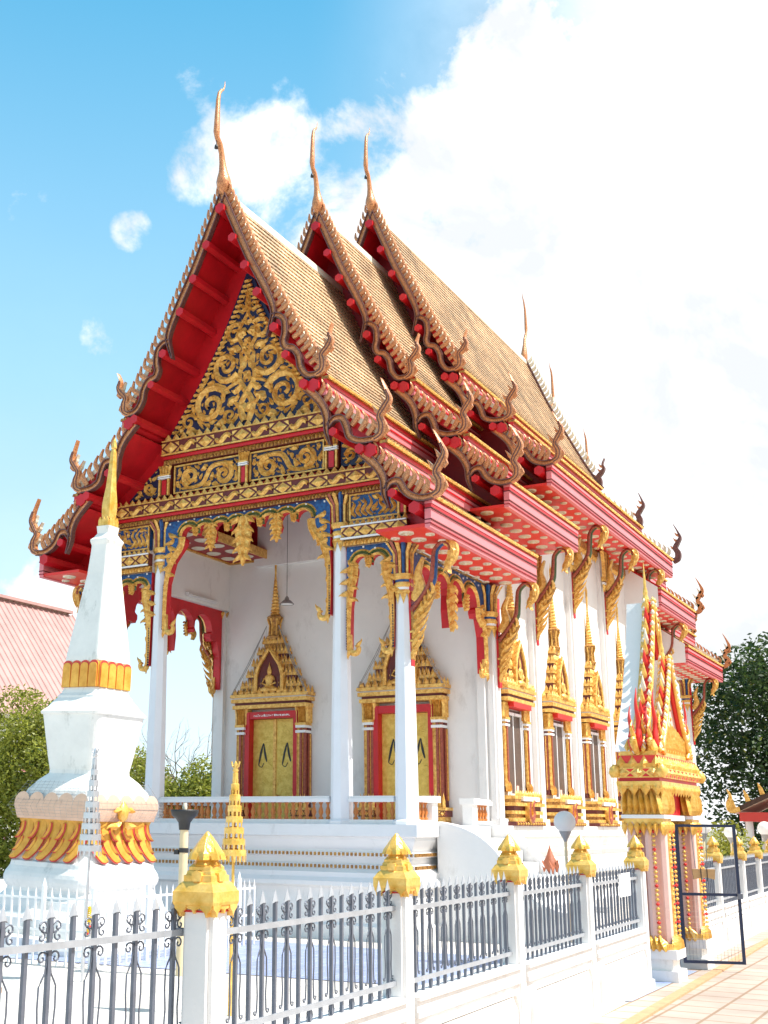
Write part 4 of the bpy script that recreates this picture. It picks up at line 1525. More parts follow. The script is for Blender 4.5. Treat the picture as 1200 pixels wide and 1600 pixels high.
    # purlins with painted ends
    pur = [(0, 12.03, .10), (.27, 11.40, .085), (.53, 10.82, .085), (.79, 10.26, .085), (1.13, 9.55, .085), (1.36, 9.02, .075), (1.70, 8.45, .085), (1.86, 8.41, .115), (2.24, 7.55, .075), (2.70, 7.20, .085), (2.86, 7.16, .115), (3.24, 6.42, .075), (3.60, 6.15, .10)]
    ye = y0 + 1.0
    for a, b, sz in (pur if not flip else ()):
        b = fz(b)
        for sx in ((-1, 1) if a > 0 else (1,)):
            hexa = [(sx * a + sz * math.cos(t), b + sz * math.sin(t)) for t in [math.pi / 6 + k * math.pi / 3 for k in range(6)]]
            fa, fb = sorted((Y(y0 - (.13 if sz < .11 else .08)), Y(ye)))
            mb = MB()
            mb.prism(Fr((0, fa, 0), (1, 0, 0), (0, 0, 1), (0, 1, 0)), hexa, 0, fb - fa, 'red')
            part('purlin', mb, r)
    # gable boarding behind the barge boards
    mb = MB()
    gp = [(a, fz(b) - .12) for a, b in P1] + [(a, fz(b) - .10) for a, b in P2] + [(a, fz(b) - .10) for a, b in P3]
    gp = [(max(0, a - .04), b) for a, b in gp]
    zb = dz + 5.90
    poly = [(gp[-1][0] - .02, zb)] + gp[::-1] + [(-a, b) for a, b in gp[1:]] + [(-gp[-1][0] + .02, zb)]
    yi = y0 + .86
    if y0 == 2.39:
        poly += [(-1.9, zb), (-1.9, 9.0), (1.9, 9.0), (1.9, zb)]
    if y0 < 0:
        poly += [(-2.95, zb), (-2.95, 6.82), (2.95, 6.82), (2.95, zb)]
        yi = -.055
    fa = Y(yi)
    mb.prism(Fr((0, fa, 0), (1, 0, 0), (0, 0, 1), (0, -1, 0)), poly, -.03, 0, 'red_dark' if y0 > 0 else 'red')
    part('gable_board', mb, r)
    # barge boards, fins and finials
    nd = 1 if not flip else -1
    for sx in (-1, 1):
        fr = Fr((0, Y(y0), 0), (sx, 0, 0), (0, 0, 1), (0, -nd, 0))
        mb = MB()
        for pts, wa, wb, wm in ((T1A, .058, .010, .058), (T1B, .034, .042, .052), (T2A, .066, .008, .054), (T2B, .032, .042, .050), (T3A, .066, .008, .054), (T3B, .032, .042, .050)):
            c = cat_rom(tr(pts), 6)
            ws = taper(len(c), wa, wb, wm, .45)
            mb.band(fr, c, ws, -.03, .035, 'mosaic', 'mosaic_edge', .018)
            for sd in (-1, 1):
                e = []
                for i, (a, b) in enumerate(c):
                    p, q = c[max(0, i - 1)], c[min(len(c) - 1, i + 1)]
                    L = math.hypot(q[0] - p[0], q[1] - p[1]) or 1
                    e.append((a - (q[1] - p[1]) / L * ws[i] * sd, b + (q[0] - p[0]) / L * ws[i] * sd))
                mb.band(fr, e, .008, .03, .075, 'mosaic_edge')
        bb = part('bargeboard', mb, r)
        ends = ((P1, .02, .95, 28), (P2, .08, .93, 9), (P3, .08, .93, 9))
        for P, t0, t1, n in ends:
            mb = MB()
            c = resample(tr(P), .02)
            for k in range(n):
                i = int((t0 + (t1 - t0) * k / (n - 1)) * (len(c) - 1))
                a, b = c[i]
                p, q = c[max(0, i - 2)], c[min(len(c) - 1, i + 2)]
                L = math.hypot(q[0] - p[0], q[1] - p[1])
                tx, tz = (q[0] - p[0]) / L, (q[1] - p[1]) / L
                nx, nz = -tz, tx
                dx, dz_ = nx * .80 - tx * .35, nz * .80 - tz * .35
                ox, oz = a - nx * .09, b - nz * .09
                big = 1.0 if P is P1 else 1.05
                f_ = cat_rom([(ox, oz), (ox + nx * .14 * big, oz + nz * .14 * big), (ox + nx * .22 * big - tx * .035, oz + nz * .22 * big - tz * .035), (ox + nx * .27 * big - tx * .15, oz + nz * .27 * big - tz * .15)], 3)
                mb.band(fr, f_, taper(len(f_), .036, .005, .044, .4), -.018, .018, 'mosaic', 'mosaic', .014)
            lo, hi = int(t0 * (len(c) - 1)), int(t1 * (len(c) - 1))
            vg = [(a + .035, b + .035) for a, b in c[lo:hi:3]]
            mb.band(fr, vg, .045, -.10, -.045, 'cream')
            part('barge_fins', mb, bb)
        for T in (T1C, T2C, T3C):
            mb = MB()
            c = cat_rom(tr(T) if T is not T1C else [(a, dz + b) for a, b in T], 6)
            kn = [.040, .066, .074, .050, .062, .046, .026, .002]
            ws = [float(x) for x in np.interp(np.linspace(0, len(kn) - 1, len(c)), range(len(kn)), kn)]
            mb.band(fr, c, ws, -.03, .04, 'mosaic', 'mosaic', .025)
            for off in (-.45, .45):
                gl_ = []
                for i in range(2, len(c) - 6):
                    p, q = c[i - 1], c[i + 1]
                    L = math.hypot(q[0] - p[0], q[1] - p[1]) or 1
                    gl_.append((c[i][0] - (q[1] - p[1]) / L * ws[i] * off, c[i][1] + (q[0] - p[0]) / L * ws[i] * off))
                mb.band(fr, gl_, .007, .04, .066, 'mosaic_edge')
            for t, sz in ((.30, 1.2), (.50, 1.1), (.68, .9)):
                i = int(t * (len(c) - 1))
                a, b = c[i]
                q = cat_rom([(a - .02, b - .03), (a - .085 * sz, b + .02), (a - .105 * sz, b + .06), (a - .150 * sz, b + .13)], 3)
                mb.band(fr, q, taper(len(q), .045, .003), -.03, .035, 'mosaic', 'cream', .01)
            for t in (.22, .56):
                i = int(t * (len(c) - 1))
                a, b = c[i]
                mb.band(fr, [(a + .04, b - .05), (a + .095, b + .0), (a + .09, b + .07)], [.03, .028, .004], -.03, .03, 'mosaic')
            part('hang_hong', mb, bb)
    # chofa
    mb = MB()
    zc = fz(12.32) - 12.32
    prof = [(0, 12.33, .03), (0, 12.39, .09), (-.005, 12.48, .135), (-.01, 12.58, .145), (-.02, 12.67, .125), (-.035, 12.77, .090), (-.065, 12.92, .064), (-.10, 13.10, .055), (-.16, 13.24, .058), (-.25, 13.34, .050), (-.27, 13.44, .062), (-.265, 13.62, .056), (-.26, 13.85, .048), (-.25, 14.08, .042), (-.22, 14.24, .034), (-.16, 14.33, .028), (-.10, 14.38, .020), (-.06, 14.46, .011), (-.05, 14.58, .004)]
    sc_ = 1.0 if y0 < 0 else .93
    pts = [(0, Y(y0 + a * sc_), zc + 12.28 + (b - 12.28) * sc_) for a, b, c in prof]
    mb.tube(pts, [c * sc_ for a, b, c in prof], 10, 'mosaic', flat=.9, fdir=(1, 0, 0))
    yk, zk = Y(y0 - .27 * sc_), zc + 12.28 + 1.04 * sc_
    mb.tube([(0, Y(y0 - .25), zk), (0, yk, zk - .12)], .006, 4, 'black')
    mb.lathe((0, yk, zk - .22), [(0, 0), (.035, .01), (.03, .06), (.008, .10)], 8, 'black')
    part('chofa', mb, r)
    return r


roof_layer(-.97, (3.3, 3.5, 3.66), 0.0, 1.0, 'front')
roof_layer(2.39, (5.7, 6.0, 6.29), 1.11, 1.045, 'middle')
main = roof_layer(4.78, (14.62, 14.62, 14.62), 2.12, 1.10, 'main')
roof_layer(2.39, (5.7, 6.0, 6.29), 1.11, 1.045, 'middle back', True)
roof_layer(-.97, (3.3, 3.5, 3.66), 0.0, 1.0, 'back', True)


def main_back_gable():
    """gable finials on the far end of the main roof"""
    dz, s = 2.12, 1.10
    fz = lambda z: dz + (8.53 + (z - 8.53) * s if z > 8.53 else z)
    tr = lambda pts: [(a, fz(b)) for a, b in pts]
    for sx in (-1, 1):
        fr = Fr((0, 14.62, 0), (sx, 0, 0), (0, 0, 1), (0, 1, 0))
        mb = MB()
        for P in (P1, P2, P3):
            c = [(a, b - .02) for a, b in cat_rom(tr(P), 5)]
            mb.band(fr, c, .08, .005, .09, 'mosaic', 'mosaic_edge', .02)
        bb = part('bargeboard', mb, main)
        for P, n in ((P1, 27), (P2, 8), (P3, 8)):
            mb = MB()
            c = resample(tr(P), .02)
            for k in range(n):
                i = int((.03 + .85 * k / (n - 1)) * (len(c) - 1))
                a, b = c[i]
                p, q = c[max(0, i - 2)], c[min(len(c) - 1, i + 2)]
                L = math.hypot(q[0] - p[0], q[1] - p[1])
                tx, tz = (q[0] - p[0]) / L, (q[1] - p[1]) / L
                nx, nz = -tz, tx
                f_ = [(a, b), (a + nx * .13, b + nz * .13), (a + nx * .2 - tx * .03, b + nz * .2 - tz * .03), (a + nx * .25 - tx * .11, b + nz * .25 - tz * .11)]
                mb.band(fr, f_, [.036, .045, .03, .006], .01, .06, 'mosaic', 'cream', .012)
            part('barge_fins', mb, bb)
        for T in (T1C, T2C, T3C):
            mb = MB()
            c = cat_rom(tr(T) if T is not T1C else [(a, dz + b) for a, b in T], 6)
            mb.band(fr, c, taper(len(c), .06, .003, .075, .25), .0, .12, 'mosaic', 'mosaic_edge', .03)
            for t in (.42, .60, .78):
                a, b = c[int(t * (len(c) - 1))]
                mb.band(fr, [(a, b), (a - .08, b + .03), (a - .13, b + .10)], [.04, .03, .004], .02, .09, 'mosaic')
            part('hang_hong', mb, bb)
    mb = MB()
    zc = fz(12.32) - 12.32
    prof = [(0, 12.28, .05), (0, 12.42, .12), (.01, 12.58, .12), (.07, 12.92, .06), (.10, 13.10, .05), (.25, 13.34, .046), (.27, 13.5, .058), (.26, 13.85, .046), (.24, 14.1, .038), (.16, 14.33, .024), (.06, 14.46, .011), (.05, 14.58, .004)]
    mb.tube([(0, 14.7 + a, zc + b) for a, b, c in prof], [c for a, b, c in prof], 10, 'mosaic', flat=.8, fdir=(1, 0, 0))
    part('chofa', mb, main)
    mb = MB()
    gp = [(max(0, a - .04), fz(b) - .1) for a, b in P1 + P2 + P3]
    zb = dz + 5.90
    poly = [(gp[-1][0] - .02, zb)] + gp[::-1] + [(-a, b) for a, b in gp[1:]] + [(-gp[-1][0] + .02, zb)]
    mb.prism(Fr((0, 13.9, 0), (1, 0, 0), (0, 0, 1), (0, 1, 0)), poly, -.03, 0, 'red_dark')
    part('gable_board', mb, main)


main_back_gable()

# lamp hanging in the porch, and the tube light over the side opening
mb = MB()
LP = (-.78, 2.6, 0)
mb.tube([(0, 0, .12), (0, 0, 2.5)], .006, 4, 'black')
mb.lathe((0, 0, 0), [(.14, 0), (.135, .015), (.075, .075), (.045, .09), (.04, .13), (.015, .16)], 14, 'lamp_grey', top=False)
mb.lathe((0, 0, 0), [(.115, .006), (.07, .06)], 14, 'white', top=True)
o = mb.build('pendant_lamp'); o.location = (LP[0], LP[1], 5.70)
tag(o, 'small grey shaded lamp hanging on a long cord inside the porch', 'lamp')
mb = MB()
mb.box(-2.66, -2.60, 1.9, 2.9, 5.93, 5.99, 'white')
mb.tube([(-2.57, 1.95, 5.95), (-2.57, 2.85, 5.95)], .02, 8, 'globe')
part('tube_light', mb)

# ================================================================== CHEDI
CP = [(0.0, 7.26, 'gold_bright'), (0.02, 7.20, 'gold_bright'), (0.03, 7.12, 'gold_bright'), (0.034, 7.09, 'gold_bright'), (0.022, 7.07, 'gold_bright'), (0.034, 7.02, 'gold_bright'), (0.037, 6.96, 'gold_bright'),
      (0.047, 6.70, 'gold_bright'), (0.060, 6.47, 'gold_bright'), (0.076, 6.32, 'gold_bright'), (0.086, 6.20, 'gold_bright'), (0.084, 6.10, 'gold_bright'), (0.078, 5.99, 'gold_bright'), (0.082, 5.97, 'w'), (0.100, 5.955, 'w'), (0.100, 5.87, 'w'),
      (0.128, 5.868, 'w'), (0.122, 5.83, 'w'), (0.114, 5.76, 'w'), (0.150, 5.70, 'w'), (0.188, 5.66, 'w'), (0.186, 5.635, 'w'), (0.166, 5.58, 'w'), (0.168, 5.50, 'w'), (0.190, 5.14, 'w'), (0.240, 4.76, 'w'),
      (0.313, 4.20, 'w'), (0.348, 3.92, 'w'), (0.350, 3.86, 'w'), (0.330, 3.83, 'w'), (0.318, 3.48, 'w'), (0.345, 3.478, 'w'), (0.37, 3.40, 'w'), (0.405, 3.36, 'w'), (0.41, 3.33, 'w'), (0.452, 3.28, 'w'), (0.50, 3.20, 'w'), (0.572, 3.13, 'w'),
      (0.566, 3.10, 'w'), (0.543, 3.09, 'w'), (0.50, 2.80, 'w'), (0.455, 2.50, 'w'), (0.425, 2.33, 'w'), (0.430, 2.28, 'w'), (0.53, 2.19, 'w'), (0.64, 2.05, 'w'), (0.70, 1.88, 'w'), (0.705, 1.78, 'w'), (0.63, 1.68, 'w'),
      (0.60, 1.60, 'w'), (0.62, 1.45, 'w'), (0.66, 1.28, 'w'), (0.70, 1.12, 'w'), (0.745, 1.10, 'w'), (0.755, 1.04, 'w'), (0.775, 1.00, 'w'), (0.798, .96, 'w'), (0.812, .91, 'w'), (0.812, .86, 'w'), (0.80, .82, 'w'), (0.785, .79, 'w'), (0.765, .76, 'w'), (0.77, .72, 'w'), (0.86, .62, 'w'), (0.89, .52, 'w'),
      (1.0, .40, 'w'), (1.02, .20, 'w'), (1.15, .18, 'w'), (1.15, -.06, 'w')]
chedi = empty('chedi', (-.60, -3.2, 0), 'weathered white square stupa with a gilded spire and golden petal bands, beside the temple porch', 'stupa')
chedi.rotation_euler = (0, math.radians(2.1), math.radians(-2))


def chedi_rows(lo, hi):
    rows = []
    for h, z, m in CP:
        if lo <= z <= hi:
            r_ = h * .26
            pts = []
            for q, (sx, sy) in enumerate(((1, 1), (-1, 1), (-1, -1), (1, -1))):
                for k in range(6):
                    a_ = math.pi / 2 * (q + k / 5)
                    pts.append((sx * (h - r_) + r_ * math.cos(a_), sy * (h - r_) + r_ * math.sin(a_)))
            rows.append([(x, y, z) for x, y in pts])
    return rows


mb = MB()
mb.grid(chedi_rows(-1, 5.965), 'plaster_old', sm=False, close=True)
body = mb.build('body', chedi)
mb = MB()
mb.grid(chedi_rows(5.98, 8), 'gold_bright', sm=False, close=True)
for k in range(4):
    for j in range(3):
        for sx in (1,):
            a = math.pi / 2 * k
            d = Vector((math.cos(a), math.sin(a), 0)); t = Vector((-d.y, d.x, 0))
            fr = Fr(d * .098, t, (0, 0, 1), d)
            mb.prism(fr, [(-.098 + j * .066, 5.875), (-.036 + j * .066, 5.875), (-.036 + j * .066, 5.96), (-.067 + j * .066, 6.01), (-.098 + j * .066, 5.96)], 0, .015, 'gold_bright')
mb.build('spire', chedi)
petals, up_petals = MB(), MB()
for k in range(4):
    a = math.pi / 2 * k
    d = Vector((math.cos(a), math.sin(a), 0)); t = Vector((-d.y, d.x, 0))
    # upper row: upright round-topped tongues edged in red
    ptop, petals = petals, up_petals
    fr = Fr(d * .335, t, (0, 0, 1), d)
    for j in range(4):
        u = -.2475 + .165 * j
        wd = .0825
        arc = [(u + wd * math.cos(q), 3.80 + .06 * math.sin(q)) for q in np.linspace(0, math.pi, 9)]
        arc2 = [(u + (wd - .012) * math.cos(q), 3.775 + .05 * math.sin(q)) for q in np.linspace(0, math.pi, 9)]
        petals.prism(fr, [(u + wd, 3.485)] + arc + [(u - wd, 3.485)], -.04, .018, 'far_red', 'gold_flat')
        petals.prism(fr, [(u + wd - .008, 3.482)] + arc2 + [(u - wd + .008, 3.482)], -.03, .034, 'gold_flat')
    petals = ptop
    # lower row: long flame petals sweeping outwards
    sg = 1 if k in (0, 1) else -1
    fb = [[tuple(d * r + t * (q * r) + Vector((0, 0, z))) for q in (-1, 1)] for r, z in ((.655, 1.70), (.625, 1.60), (.635, 1.46), (.665, 1.30))]
    petals.grid(fb, 'gold_flat', sm=False)
    for j in range(5):
        c = -.50 + .25 * j
        for path, kw, off in (([(.03, 1.70), (.045, 1.55), (.035, 1.40), (-.02, 1.28), (-.09, 1.19), (-.16, 1.145)], [.085, .095, .105, .105, .088, .02], 0.0),
                              ([(-.035, 1.62), (-.05, 1.52), (-.10, 1.44), (-.155, 1.40)], [.03, .045, .045, .006], .030),
                              ([(.0, 1.42), (-.02, 1.35), (-.07, 1.27), (-.13, 1.24)], [.02, .045, .045, .006], .026)):
            pth = cat_rom(path, 4)
            n_ = len(pth)
            ws = [float(x) for x in np.interp(np.linspace(0, len(kw) - 1, n_), range(len(kw)), kw)]
            f_ = lambda u, z, n: tuple(d * (.605 + .145 * max(0, (1.62 - z) / .5) ** 1.6 + off + n) + t * (c - sg * u) + Vector((0, 0, z)))
            L, G1 = [], []
            for i, (u, z) in enumerate(pth):
                p_, q_ = pth[max(0, i - 1)], pth[min(n_ - 1, i + 1)]
                L_ = math.hypot(q_[0] - p_[0], q_[1] - p_[1])
                nx, nz = -(q_[1] - p_[1]) / L_, (q_[0] - p_[0]) / L_
                w1, w2 = ws[i], max(.003, ws[i] - .020)
                L.append([f_(u - nx * w1, z - nz * w1, 0.012), f_(u, z, .024), f_(u + nx * w1, z + nz * w1, 0.012)])
                G1.append([f_(u - nx * w2, z - nz * w2, .024), f_(u, z, .048), f_(u + nx * w2, z + nz * w2, .024)])
            petals.grid(L, 'far_red', sm=False)
            petals.grid(G1[:-1], 'gold_flat', sm=False)
    # scalloped shoulder above the flames
    for j in range(5):
        c = -.54 + .27 * j
        arc = [(c + .135 * math.cos(q), 1.93 + .12 * math.sin(q)) for q in np.linspace(0, math.pi, 9)]
        rows = []
        for (u, z) in arc:
            rows.append([tuple(d * (.675 + .06 * max(0, 1 - abs(z - 1.9) * 3)) + t * u + Vector((0, 0, z - .03))), tuple(d * .735 + t * u * 1.0 + Vector((0, 0, 1.84))), tuple(d * .66 + t * u + Vector((0, 0, 1.66)))])
        petals.grid(rows, 'peach', sm=True)
petals.build('flame_petals', chedi)
up_petals.build('petal_band', chedi)
# small gilded mask on the lit face
mb = MB()
fr = Fr((.74, -.08, 0), (0, 1, 0), (0, 0, 1), (1, 0, 0))
mb.lathe((.74, -.08, 1.78), [(.02, -.12), (.08, -.08), (.10, 0), (.09, .07), (.04, .12), (0, .16)], 10, 'gold_bright', sx=.6)
for s_ in (-1, 1):
    leaf(mb, fr, s_ * .08, 1.80, math.pi / 2 - s_ * .9, .16, .04, -s_ * .8, 'gold_bright', .05, .02)
    leaf(mb, fr, s_ * .06, 1.66, -math.pi / 2 + s_ * .6, .3, .05, s_ * .8, 'gold_bright', .05, .0)
mb.build('carved_face', chedi)
# fine net draped over the upper bell
mb = MB()
for k in range(4):
    a = math.pi / 2 * k
    d = Vector((math.cos(a), math.sin(a), 0)); t = Vector((-d.y, d.x, 0))
    prof = [(.575, 3.10), (.50, 2.78), (.47, 2.45), (.58, 2.18), (.70, 1.95), (.76, 1.83), (.70, 1.70)]
    for j in range(15):
        f = -1 + 2 * j / 14
        mb.tube([tuple(d * (r + .012) + t * (r * f) + Vector((0, 0, z))) for r, z in prof[3:]], .0016, 3, 'net')
    for z in np.linspace(1.70, 2.16, 12):
        r = float(np.interp(z, [q[1] for q in prof[::-1]], [q[0] for q in prof[::-1]])) + .012
        mb.tube([tuple(d * r - t * r + Vector((0, 0, z))), tuple(d * r + t * r + Vector((0, 0, z)))], .0016, 3, 'net')
mb.build('bird_net', chedi)

# ---- low picket fence round the chedi
cf = empty('picket_fence', (0, -5.1, 0), 'low white picket fence with spear tips round the foot of the stupa', 'fence')
runs = (((-2.6, -5.1), (1.25, -5.1)), ((1.25, -5.1), (1.25, -1.6)))
for (xa, ya), (xb, yb) in runs:
    dx, dy = xb - xa, yb - ya
    L = math.hypot(dx, dy)
    fr = Fr((xa, ya + 5.1, 0), (dx / L, dy / L, 0), (0, 0, 1), (dy / L, -dx / L, 0))
    mb = MB()
    for z in (.16, .38, .74):
        mb.fbox(fr, 0, L, z - .012, z + .012, -.012, .012, 'white')
    mb.build('rail', cf)
    n = int(L / .125)
    for i in range(n + 1):
        mb = MB()
        u = L * i / n
        big = i % 8 == 0
        r = .022 if big else .010
        h = .95 if big else .84
        mb.fbox(fr, u - r, u + r, -.02, h - .07, -r, r, 'white')
        q = [fr.p(u - r * 1.9, h - .07, 0), fr.p(u, h - .07, r * 1.3), fr.p(u + r * 1.9, h - .07, 0), fr.p(u, h - .07, -r * 1.3)]
        T = fr.p(u, h + .03, 0)
        for k in range(4):
            mb.face((q[k], q[(k + 1) % 4], T), 'white')
        mb.build('picket', cf)

# ---- tiered umbrellas, candle stand, small things by the chedi


def umbrella(name, loc, label, m, ztop, zbot, rb, tiers, lean=0.0):
    e = empty(name, loc, label, 'ceremonial umbrella')
    e.rotation_euler = (0, lean, 0)
    mb = MB()
    mb.tube([(0, 0, -.02), (0, 0, ztop - .02)], [.018, .010], 6, m if m != 'silver' else 'silver')
    mb.build('pole', e)
    H = ztop - zbot
    z = zbot
    for k in range(tiers):
        t = k / (tiers - 1)
        r = rb * (1 - t * .78)
        hb = H / tiers * (.54)
        mb = MB()
        mb.lathe((0, 0, z), [(r, 0), (r * .985, hb)], 16, m, sm=False, top=False)
        mb.lathe((0, 0, z), [(r * .985, hb), (r * .3, hb + .012), (0.001, hb + .014)], 16, m, sm=False, top=False)
        n = max(6, int(14 * (1 - t * .5)))
        for q in range(n):
            a = 2 * math.pi * q / n
            c = Vector((r * math.cos(a), r * math.sin(a), z))
            tt = Vector((-math.sin(a), math.cos(a), 0)) * (.011)
            mb.face([c - tt, c + tt, c + tt * .8 + Vector((0, 0, -.045)), c + Vector((0, 0, -.062)), c - tt * .8 + Vector((0, 0, -.045))], m)
        mb.build('canopy_tier', e)
        z += H / tiers
    mb = MB()
    mb.lathe((0, 0, ztop), [(.012, -.05), (.03, -.02), (.012, .01), (.022, .03), (0, .07)], 8, m)
    for s_ in (-1, 1):
        mb.tube([(s_ * .01, 0, ztop + .0), (s_ * .035, 0, ztop + .02), (s_ * .045, 0, ztop + .06)], .008, 5, m)
    mb.build('umbrella_finial', e)
    return e


umbrella('tiered_umbrella', (4.44, -7.0, 0), 'tall tiered gilt metal umbrella on a thin pole in front of the porch', 'gold_bright', 2.12, 1.34, .118, 8, math.radians(.4))
umbrella('tiered_umbrella', (1.90, -6.0, 0), 'tall tiered silver metal umbrella in front of the white stupa', 'silver', 2.36, 1.32, .128, 9, math.radians(.8))

e = empty('candle_stand', (2.45, -5.0, 0), 'cream pole carrying a black dish, standing between stupa and porch', 'stand')
mb = MB(); mb.tube([(0, 0, -.02), (0, 0, 1.60)], [.052, .048], 12, 'bamboo'); mb.build('pole', e)
mb = MB(); mb.lathe((0, 0, 1.55), [(.06, 0), (.07, .08), (.10, .12), (.15, .16), (.16, .20), (.165, .225), (.14, .225), (.05, .20)], 16, 'black'); mb.lathe((0, 0, 1.75), [(.02, 0), (.03, .05), (.02, .1)], 8, 'cream'); mb.build('dish', e)
mb = MB(); mb.lathe((0, 0, 1.30), [(.054, 0), (.056, .05)], 12, 'black'); mb.fbox(front(0), -.10, -.04, 1.28, 1.33, .02, .05, 'black'); mb.build('tie', e)

e = empty('incense_urn', (-1.55, -6.3, 0), 'dark metal urn with a pale rim at the far left, beside the stupa', 'urn')
mb = MB(); mb.lathe((0, 0, 0), [(.30, -.02), (.30, .9), (.22, 1.0), (.24, 1.25), (.38, 1.42), (.40, 1.52)], 14, 'black'); mb.build('bowl', e)
mb = MB(); mb.lathe((0, 0, 1.52), [(.42, 0), (.44, .04), (.40, .06), (.3, .09)], 14, 'cream'); mb.build('rim', e)

e = empty('bench', (4.02, -9.6, 0), 'weathered wooden bench end at the lower left, behind the iron railing', 'bench')
mb = MB()
for k in range(4):
    mb.box(-1.5, 0, -.20 + .105 * k, -.20 + .105 * k + .09, .40, .44, 'wood')
mb.build('seat', e)
for x in (-1.35, -.06):
    for y in (-.16, .16):
        mb = MB(); mb.box(x - .03, x + .03, y - .03, y + .03, -.02, .40, 'wood')
        mb.build('leg', e)
mb = MB(); mb.box(-1.32, -.09, -.015, .015, .15, .19, 'wood'); mb.build('stretcher', e)

for k, (x, y, z, lab) in enumerate(((3.05, -5.2, .62, 'yellow flower garland hung on the picket fence, left of the gold capped post'), (2.35, -5.25, .52, 'yellow and red flower garland hung on the middle of the picket fence'))):
    x = 1.22 if k == 0 else .62
    mb = MB()
    r_ = random.Random(k)
    for sx in (-1, 1):
        for q in range(9):
            mb.lathe((sx * (.006 + .012 * math.sin(q * .4)), -.03, .04 - .022 * q), [(0, -.018), (.019, 0), (0, .018)], 6, 'yellow')
    for q in range(6):
        mb.lathe((r_.uniform(-.025, .025), -.035, -.17 - .02 * q), [(0, -.02), (.026, 0), (0, .02)], 6, 'yellow' if q % 4 else 'far_red')
    o = mb.build('flower_garland'); o.location = (x, -5.1, z)
    tag(o, lab, 'garland')

# ================================================================== BOUNDARY FENCE
fx = lambda y: 7.26 - .0305 * (y + 11.48)
fz0 = lambda y: -.0058 * (y + 11.48)
ROT = math.atan(.0305)


def make_post():
    e = empty('fence_post', (0, 0, 0), '', 'fence post', 'gold capped posts of the boundary fence')
    mb = MB()
    for z0, z1, w_ in ((-.12, .10, .105), (.10, 1.27, .080)):
        c = .022
        ring = [(-w_, -w_ + c), (-w_ + c, -w_ + c), (-w_ + c, -w_), (w_ - c, -w_), (w_ - c, -w_ + c), (w_, -w_ + c), (w_, w_ - c), (w_ - c, w_ - c), (w_ - c, w_), (-w_ + c, w_), (-w_ + c, w_ - c), (-w_, w_ - c)]
        mb.prism(Fr((0, 0, 0), (1, 0, 0), (0, 1, 0), (0, 0, 1)), ring, z0, z1, 'plaster')
    mb.build('shaft', e)
    mb = MB()
    q = math.pi / 4
    sq = math.sqrt(2)
    mb.lathe((0, 0, 0), [(w_ * sq, z) for w_, z in ((.090, 1.245), (.108, 1.26), (.111, 1.272), (.111, 1.318), (.106, 1.323), (.088, 1.352), (.076, 1.362), (.076, 1.388), (.068, 1.391), (.064, 1.408), (.059, 1.411), (.059, 1.425), (.045, 1.44))], 4, 'gold_bright', rot=q, sm=False)
    for k in range(4):
        a = math.pi / 2 * k
        d = Vector((math.cos(a), math.sin(a), 0)); t = Vector((-d.y, d.x, 0))
        fr = Fr(d * .082, t, (0, 0, 1), d)
        # drip edge with small points, red line below
        for u in (-.070, .070):
            mb.prism(fr, [(u - .034, 1.275), (u - .030, 1.245), (u - .008, 1.228), (u, 1.208), (u + .008, 1.228), (u + .030, 1.245), (u + .034, 1.275)], -.01, .026, 'gold_bright')
        mb.prism(fr, [(-.06, 1.275), (-.035, 1.245), (-.01, 1.24), (0, 1.222), (.01, 1.24), (.035, 1.245), (.06, 1.275)], -.01, .022, 'gold_bright')
        mb.fbox(fr, -.078, .078, 1.228, 1.236, -.02, .006, 'red')
        fq = Fr(d * .074, t, (0, 0, 1), d)
        mb.prism(fq, [(-.02, 1.362), (.02, 1.362), (.028, 1.40), (0, 1.412), (-.028, 1.40)], -.01, .012, 'gold_bright')
    mb.lathe((0, 0, 0), [(.055, 1.425), (.066, 1.435), (.058, 1.447), (.054, 1.452), (.068, 1.462), (.075, 1.476), (.072, 1.494), (.050, 1.53), (.027, 1.56), (.008, 1.582), (0, 1.586)], 8, 'gold_bright', rot=q / 2, sm=False)
    for k in range(8):
        a = math.pi / 4 * k + q / 2
        d = Vector((math.cos(a), math.sin(a), 0)); t = Vector((-d.y, d.x, 0))
        fr = Fr(d * .070, t, (0, 0, 1), d - Vector((0, 0, 0)))
        mb.stroke(Fr(d * .073 + Vector((0, 0, 1.458)), t, (-d.x * .30, -d.y * .30, .95), d), [(0, 0), (0, .03), (0, .065)], [.024, .022, .003], .02, 'gold_bright')
    mb.build('post_cap', e)
    return e


def make_wall(L):
    e = empty('fence_wall', (0, 0, 0), '', 'low wall', 'low white walls of the boundary fence')
    mb = MB()
    h = L / 2
    fr = side(0)
    mb.fbox(fr, -h, h, -.15, .50, -.075, .075, 'plaster')
    mb.fbox(fr, -h, h, .50, .535, -.095, .10, 'plaster')
    mb.fbox(fr, -h, h, .535, .60, -.085, .088, 'plaster')
    mb.fbox(fr, -h, h, .60, .622, -.105, .11, 'plaster')
    mb.build('wall', e)
    mb = MB()
    a, b = h - .12, .42
    poly = [(-a, -.1), (a, -.1), (a, b - .10), (a - .05, b - .06), (a - .10, b), (-a + .10, b), (-a + .05, b - .06), (-a, b - .10)]
    mb.prism(fr, poly, .0751, .095, 'plaster')
    mb.band(fr, [(a + .03, -.1), (a + .03, b - .10), (a + .02, b - .05), (a - .05, b + .02), (-a + .05, b + .02), (-a - .02, b - .05), (-a - .03, b - .10), (-a - .03, -.1)], .012, .075, .103, 'plaster')
    mb.build('relief_panel', e)
    return e


